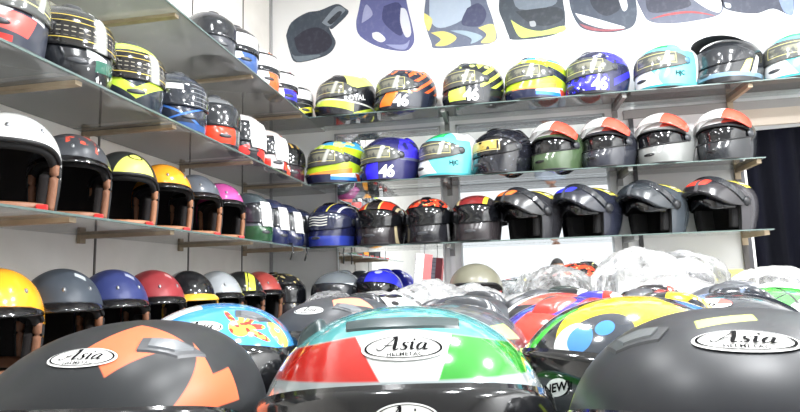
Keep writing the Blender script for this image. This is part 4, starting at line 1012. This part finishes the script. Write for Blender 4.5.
# ------------------------------------------------------------------ printed helmets on the wall
U = 3.392/559*1.03
def print_(label, cx, cz, cpx, polys):
    ms, V, F, I = [], [], [], []
    for k, (col, pts) in enumerate(polys):
        nm = 'print_%d_%d_%d' % col
        m = mat(nm, rgb(*col), .5, layers=[(lambda c: (c.noise(30, 4)-.60).step(.2), rgb(*[min(255, int(q*.92+20)) for q in col]))])
        if m not in ms: ms.append(m)
        q = smooth_path([tuple(p) for p in pts+pts[:1]], 4)[:-1]; y = -.0012-.0005*k; b0 = len(V); n = len(q)
        V += [Vector(((x-cpx[0])*U, y, (cpx[1]-yy)*U)) for x, yy in q]+[Vector(((x-cpx[0])*U, -.0002, (cpx[1]-yy)*U)) for x, yy in q]
        F.append(tuple(range(b0, b0+n))); I.append(ms.index(m))
        for i in range(n): F.append((b0+i, b0+(i+1) % n, b0+n+(i+1) % n, b0+n+i)); I.append(ms.index(m))
    me = mk('print', V, F, False, ms, I)
    o = bpy.data.objects.new('wall_print', me); COL.objects.link(o); o.location = (cx*K, YW, CAMZ+cz*K); tag(o, label, 'wall print', 'printed helmets on the back wall')
print_('printed dark helmet with its chin bar lifted, leftmost on the wall', -1.031, 1.554, (318,30), [((62,72,84), [(282,32),(288,18),(305,9),(320,8),(338,3),(347,8),(351,15),(334,30),(330,28),(333,36),(337,46),(331,56),(318,61),(293,63),(286,50)]), ((40,40,56), [(291,36),(304,28),(318,27),(330,36),(333,46),(326,54),(312,56),(296,52)]), ((130,140,150), [(322,22),(338,6),(348,11),(340,18),(331,27)]), ((48,54,64), [(328,22),(340,12),(344,14),(333,25)]), ((110,122,132), [(286,46),(292,56),(318,57),(316,60),(294,62)])])
print_('printed violet-blue helmet with an oval badge, second from the left on the wall', -.604, 1.539, (385,25), [((96,100,150), [(362,-18),(357,5),(354,20),(358,34),(378,48),(403,55),(412,51),(415,40),(410,12),(404,-12),(385,-24)]), ((60,64,110), [(384,4),(400,2),(405,20),(402,38),(390,30),(382,18)]), ((214,218,228), [(402,8),(408,12),(412,36),(406,40),(401,24)]), ((226,228,234), [(371,32),(378,32),(385,40),(380,43),(372,38)]), ((160,164,200), [(360,20),(372,12),(366,0),(362,8)]), ((150,156,196), [(385,46),(404,48),(410,44),(406,53),(396,52)])])
print_('printed grey-blue helmet with yellow arrows, third from the left on the wall', -.161, 1.489, (458,25), [((104,112,134), [(427,-12),(424,8),(425,22),(430,40),(434,47),(465,48),(494,46),(494,28),(489,8),(482,-12),(455,-18)]), ((176,190,208), [(430,-8),(464,-12),(472,6),(462,20),(440,26),(430,16)]), ((70,74,104), [(468,8),(480,4),(487,16),(480,28),(464,26),(462,20)]), ((222,206,120), [(430,30),(444,30),(456,38),(446,45),(434,44),(440,38)]), ((228,212,130), [(478,30),(493,28),(494,45),(480,46),(486,38)]), ((160,180,196), [(450,30),(466,32),(482,40),(470,46),(470,40)]), ((226,212,130), [(424,8),(432,16),(428,28),(424,18)])])
print_('printed black helmet with a lime line along its chin', .231, 1.488, (525,18), [((66,74,84), [(502,-12),(500,6),(504,20),(508,34),(512,39),(540,40),(558,36),(563,28),(563,10),(558,-10),(530,-20)]), ((120,130,142), [(514,-10),(540,-14),(556,-2),(552,8),(520,8)]), ((48,54,62), [(516,10),(556,10),(562,22),(548,28),(530,24)]), ((206,220,110), [(511,18),(524,28),(540,33),(561,30),(560,36),(530,38),(518,36)]), ((170,174,178), [(529,22),(534,22),(535,27),(530,27)])])
print_('printed navy helmet with white and red chin stripe', .668, 1.486, (603,10), [((70,78,92), [(572,-14),(573,4),(578,20),(586,28),(606,33),(626,31),(633,22),(634,4),(630,-14),(600,-22)]), ((48,52,64), [(590,-12),(614,-14),(620,8),(606,16),(594,6)]), ((220,222,228), [(616,-12),(622,-12),(626,8),(621,12)]), ((238,238,240), [(577,10),(592,16),(610,24),(622,30),(604,29),(584,20)]), ((150,80,88), [(580,21),(600,29),(622,31),(606,32),(588,28)])])
print_('printed grey helmet with thin red lines, second from the right on the wall', 1.079, 1.468, (680,5), [((96,100,118), [(640,-12),(646,8),(652,18),(668,22),(690,22),(714,18),(718,4),(714,-14),(680,-22)]), ((238,238,242), [(688,-4),(706,-4),(716,4),(714,16),(702,10)]), ((170,70,74), [(652,16),(668,12),(690,12),(710,19),(690,14),(670,14)]), ((58,60,76), [(650,-8),(680,-6),(690,6),(670,10),(652,8)])])
print_('printed dark blue helmet cut by the top right of the picture', 1.509, 1.416, (765,5), [((62,66,82), [(728,-8),(730,3),(742,9),(758,12),(772,9),(786,17),(790,4),(788,-14),(758,-18)]), ((120,136,168), [(776,-8),(788,-8),(788,16),(780,12)]), ((190,196,206), [(731,-2),(736,0),(736,4),(732,3)])])

# ------------------------------------------------------------------ seated person by the table (seen only in the wide mirror)
def seated_person(loc, rz):
    J = [((0,0,.50), .145), ((0,.0,.62), .135), ((0,-.01,.78), .150), ((0,.0,.92), .135), ((0,.0,.99), .062), ((0,.015,1.045), .058)]
    E = [(i, i+1) for i in range(5)]
    def add(p, r, a): J.append((p, r)); E.append((a, len(J)-1)); return len(J)-1
    for s in (-1, 1):
        h = add((s*.10, .02, .48), .095, 0); k = add((s*.13, .43, .47), .066, h); c = add((s*.13, .45, .30), .056, k); f = add((s*.13, .43, .08), .040, c); add((s*.14, .50, .035), .036, f); add((s*.145, .60, .028), .03, len(J)-1)
        sh = add((s*.17, .0, .91), .062, 3); e = add((s*.235, .06, .66), .045, sh); w = add((s*.12, .30, .58), .030, e); add((s*.09, .36, .575), .032, w)
    bm = bmesh.new(); vs = [bm.verts.new(p) for p, r in J]
    for a, b_ in E: bm.edges.new((vs[a], vs[b_]))
    me = bpy.data.meshes.new('body'); bm.to_mesh(me); bm.free()
    o = bpy.data.objects.new('tmp_body', me); COL.objects.link(o)
    m = o.modifiers.new('s', 'SKIN'); 
    for v, (p, r) in zip(me.skin_vertices[0].data, J): v.radius = (r, r); v.use_root = False
    me.skin_vertices[0].data[0].use_root = True
    m.use_smooth_shade = True; o.modifiers.new('u', 'SUBSURF').levels = 2
    dg = bpy.context.evaluated_depsgraph_get(); dg.update()
    me2 = bpy.data.meshes.new_from_object(o.evaluated_get(dg)); bpy.data.objects.remove(o)
    bm = bmesh.new(); bm.from_mesh(me2)
    # head with brow, nose, chin and ears, one mesh with the body
    r = bmesh.ops.create_uvsphere(bm, u_segments=28, v_segments=20, radius=1)
    for v in r['verts']:
        d = v.co.copy(); q = Vector((d.x*.078, d.y*.098, d.z*.118))
        if d.z < -.2: q.x *= 1-.35*(-d.z-.2); q.y += .012*(-d.z-.2)
        if d.y > .7: q.y += .020*math.exp(-((d.x/.16)**2+((d.z+.12)/.22)**2)); q.y -= .010*(math.exp(-(((abs(d.x)-.36)/.14)**2+((d.z-.06)/.12)**2))); q.y -= .005*math.exp(-((d.x/.3)**2+((d.z+.52)/.06)**2))
        if abs(d.x) > .86: q.x += (.018 if d.x > 0 else -.018)*math.exp(-(((d.y+.05)/.22)**2+((d.z+.05)/.25)**2))
        v.co = q+Vector((0, .03, 1.165))
    # hands: palm plus five bent fingers each
    for s in (-1, 1):
        for k in range(5):
            L = (.045, .068, .075, .070, .055)[k]; bx_ = s*(.09+(.034 if k == 0 else .026-.017*(k-1)))
            a = Vector((bx_, .36 if k == 0 else .385, .572)); b_ = a+Vector((s*(.02 if k == 0 else 0), L*.55, .004)); c = b_+Vector((0, L*.4, -.014))
            V, F = tube([a, b_, c], [.010, .009, .007], False, 6); nv = [bm.verts.new(v) for v in V]
            for f in F: bm.faces.new([nv[i] for i in f])
    bmesh.ops.recalc_face_normals(bm, faces=bm.faces); bm.to_mesh(me2); bm.free(); me2.materials.clear(); me2.materials.append(None)
    me2.polygons.foreach_set('use_smooth', [True]*len(me2.polygons))
    t = thing('person', 'person in a grey shirt seated on a stool, glimpsed in the wide mirror', 'person', loc, rz)
    part('body', me2, mat('clothed_figure', rgb(150,158,170), .8, layers=[(lambda c: (.60-c.z).step(.01), rgb(50,54,66)), (lambda c: (c.z-.985-c.y*.2).step(.004), rgb(176,130,106)), (lambda c: band(c.z, .52, .64)*(c.y-.30).step(.004)*(.125-c.ay*0-c.x.abs()).step(.01), rgb(176,130,106)), (lambda c: (.06-c.z).step(.004), rgb(40,36,34))]), t)
    bm = bmesh.new(); bmesh.ops.create_uvsphere(bm, u_segments=28, v_segments=20, radius=1)
    bmesh.ops.delete(bm, geom=[v for v in bm.verts if v.co.z < -.35 or (v.co.y > .45 and v.co.z < .45) or (v.co.y > .15 and v.co.z < .05)], context='VERTS')
    for v in bm.verts: v.co = Vector((v.co.x*.086, v.co.y*.107, v.co.z*.127))*(1+.02*noise.noise(v.co*9))+Vector((0, .026, 1.168))
    bmesh.ops.solidify(bm, geom=bm.faces[:], thickness=.006); part('hair', mkb('hair', bm, True), mat('dark_hair', rgb(34,30,30), .6), t)
    st = thing('stool', 'round stool under the seated person', 'stool', loc, rz)
    bm = bmesh.new(); bmesh.ops.create_cone(bm, cap_ends=True, segments=32, radius1=.17, radius2=.165, depth=.04, matrix=Matrix.Translation((0, .03, .345))); part('seat', mkb('stool_seat', bm), BLK, st)
    for i in range(4):
        a = pi/4+i*pi/2; V, F = tube([(cos(a)*.11, .03+sin(a)*.11, .33), (cos(a)*.17, .03+sin(a)*.17, .0)], .012, False, 8); part('leg', mk('stool_leg', V, F), SILVER, st)
seated_person((.74, -.75, 0), radians(-20))
# ------------------------------------------------------------------ lamps, sky, camera
M_TUBE = emit('led_disc', (1,1,1,1), 8); M_FIX = mat('lamp_housing', rgb(230,230,230), .4)
LP = [(-.45, 1.9, 15), (.55, 1.9, 28), (1.7, 1.9, 66), (-.45, .95, 14), (.55, .95, 34), (1.8, .8, 84), (.5, -1.7, 8)]
LN = ['left', 'middle', 'right', 'left', 'middle', 'right', 'single']
for i, (x, y, pw) in enumerate(LP):
    t = thing('ceiling_lamp', '%s round ceiling lamp %s' % (LN[i], 'in the row nearest the back wall' if i < 3 else ('in the row above the table' if i < 6 else 'near the shop front')), 'lamp', (x, y, HC), 0, 'round ceiling lamps')
    bm = bmesh.new(); bmesh.ops.create_cone(bm, cap_ends=True, segments=32, radius1=.11, radius2=.13, depth=.05, matrix=Matrix.Translation((0, 0, -.0255))); part('housing', mkb('lamp_rim', bm), M_FIX, t)
    bm = bmesh.new(); bmesh.ops.create_cone(bm, cap_ends=True, segments=32, radius1=.07, radius2=.07, depth=.008, matrix=Matrix.Translation((0, 0, -.0555))); part('diffuser', mkb('lamp_disc', bm), M_TUBE, t)
    a = bpy.data.lights.new('lamp_light', 'AREA'); a.shape = 'DISK'; a.size = .14; a.energy = pw; a.color = (.97, .985, 1)
    o = bpy.data.objects.new('lamp_light', a); COL.objects.link(o); o.location = (x, y, HC-.065)
w = bpy.data.worlds.new('sky'); SC.world = w; w.use_nodes = True
w.node_tree.nodes['Background'].inputs[0].default_value = (.94, .97, 1, 1); w.node_tree.nodes['Background'].inputs[1].default_value = 1.2
cam = bpy.data.cameras.new('camera'); co = bpy.data.objects.new('camera', cam); COL.objects.link(co); SC.camera = co
cam.sensor_width = 36; cam.lens = 559.15/800*36; cam.clip_start = .01
p_, yw, rl = .128358612, .169450694, .0313649572
fwd = Vector((-sin(yw)*cos(p_), cos(yw)*cos(p_), sin(p_))); r0 = Vector((cos(yw), sin(yw), 0)); u0 = r0.cross(fwd)
rt = r0*cos(rl)-u0*sin(rl); up = r0*sin(rl)+u0*cos(rl)
co.matrix_world = Matrix.Translation((0, 0, CAMZ)) @ Matrix((rt, up, -fwd)).transposed().to_4x4()
SC.view_settings.view_transform = 'Standard'; SC.view_settings.look = 'None'; SC.view_settings.gamma = 1; SC.view_settings.use_curve_mapping = False
SC.view_settings.exposure = .22
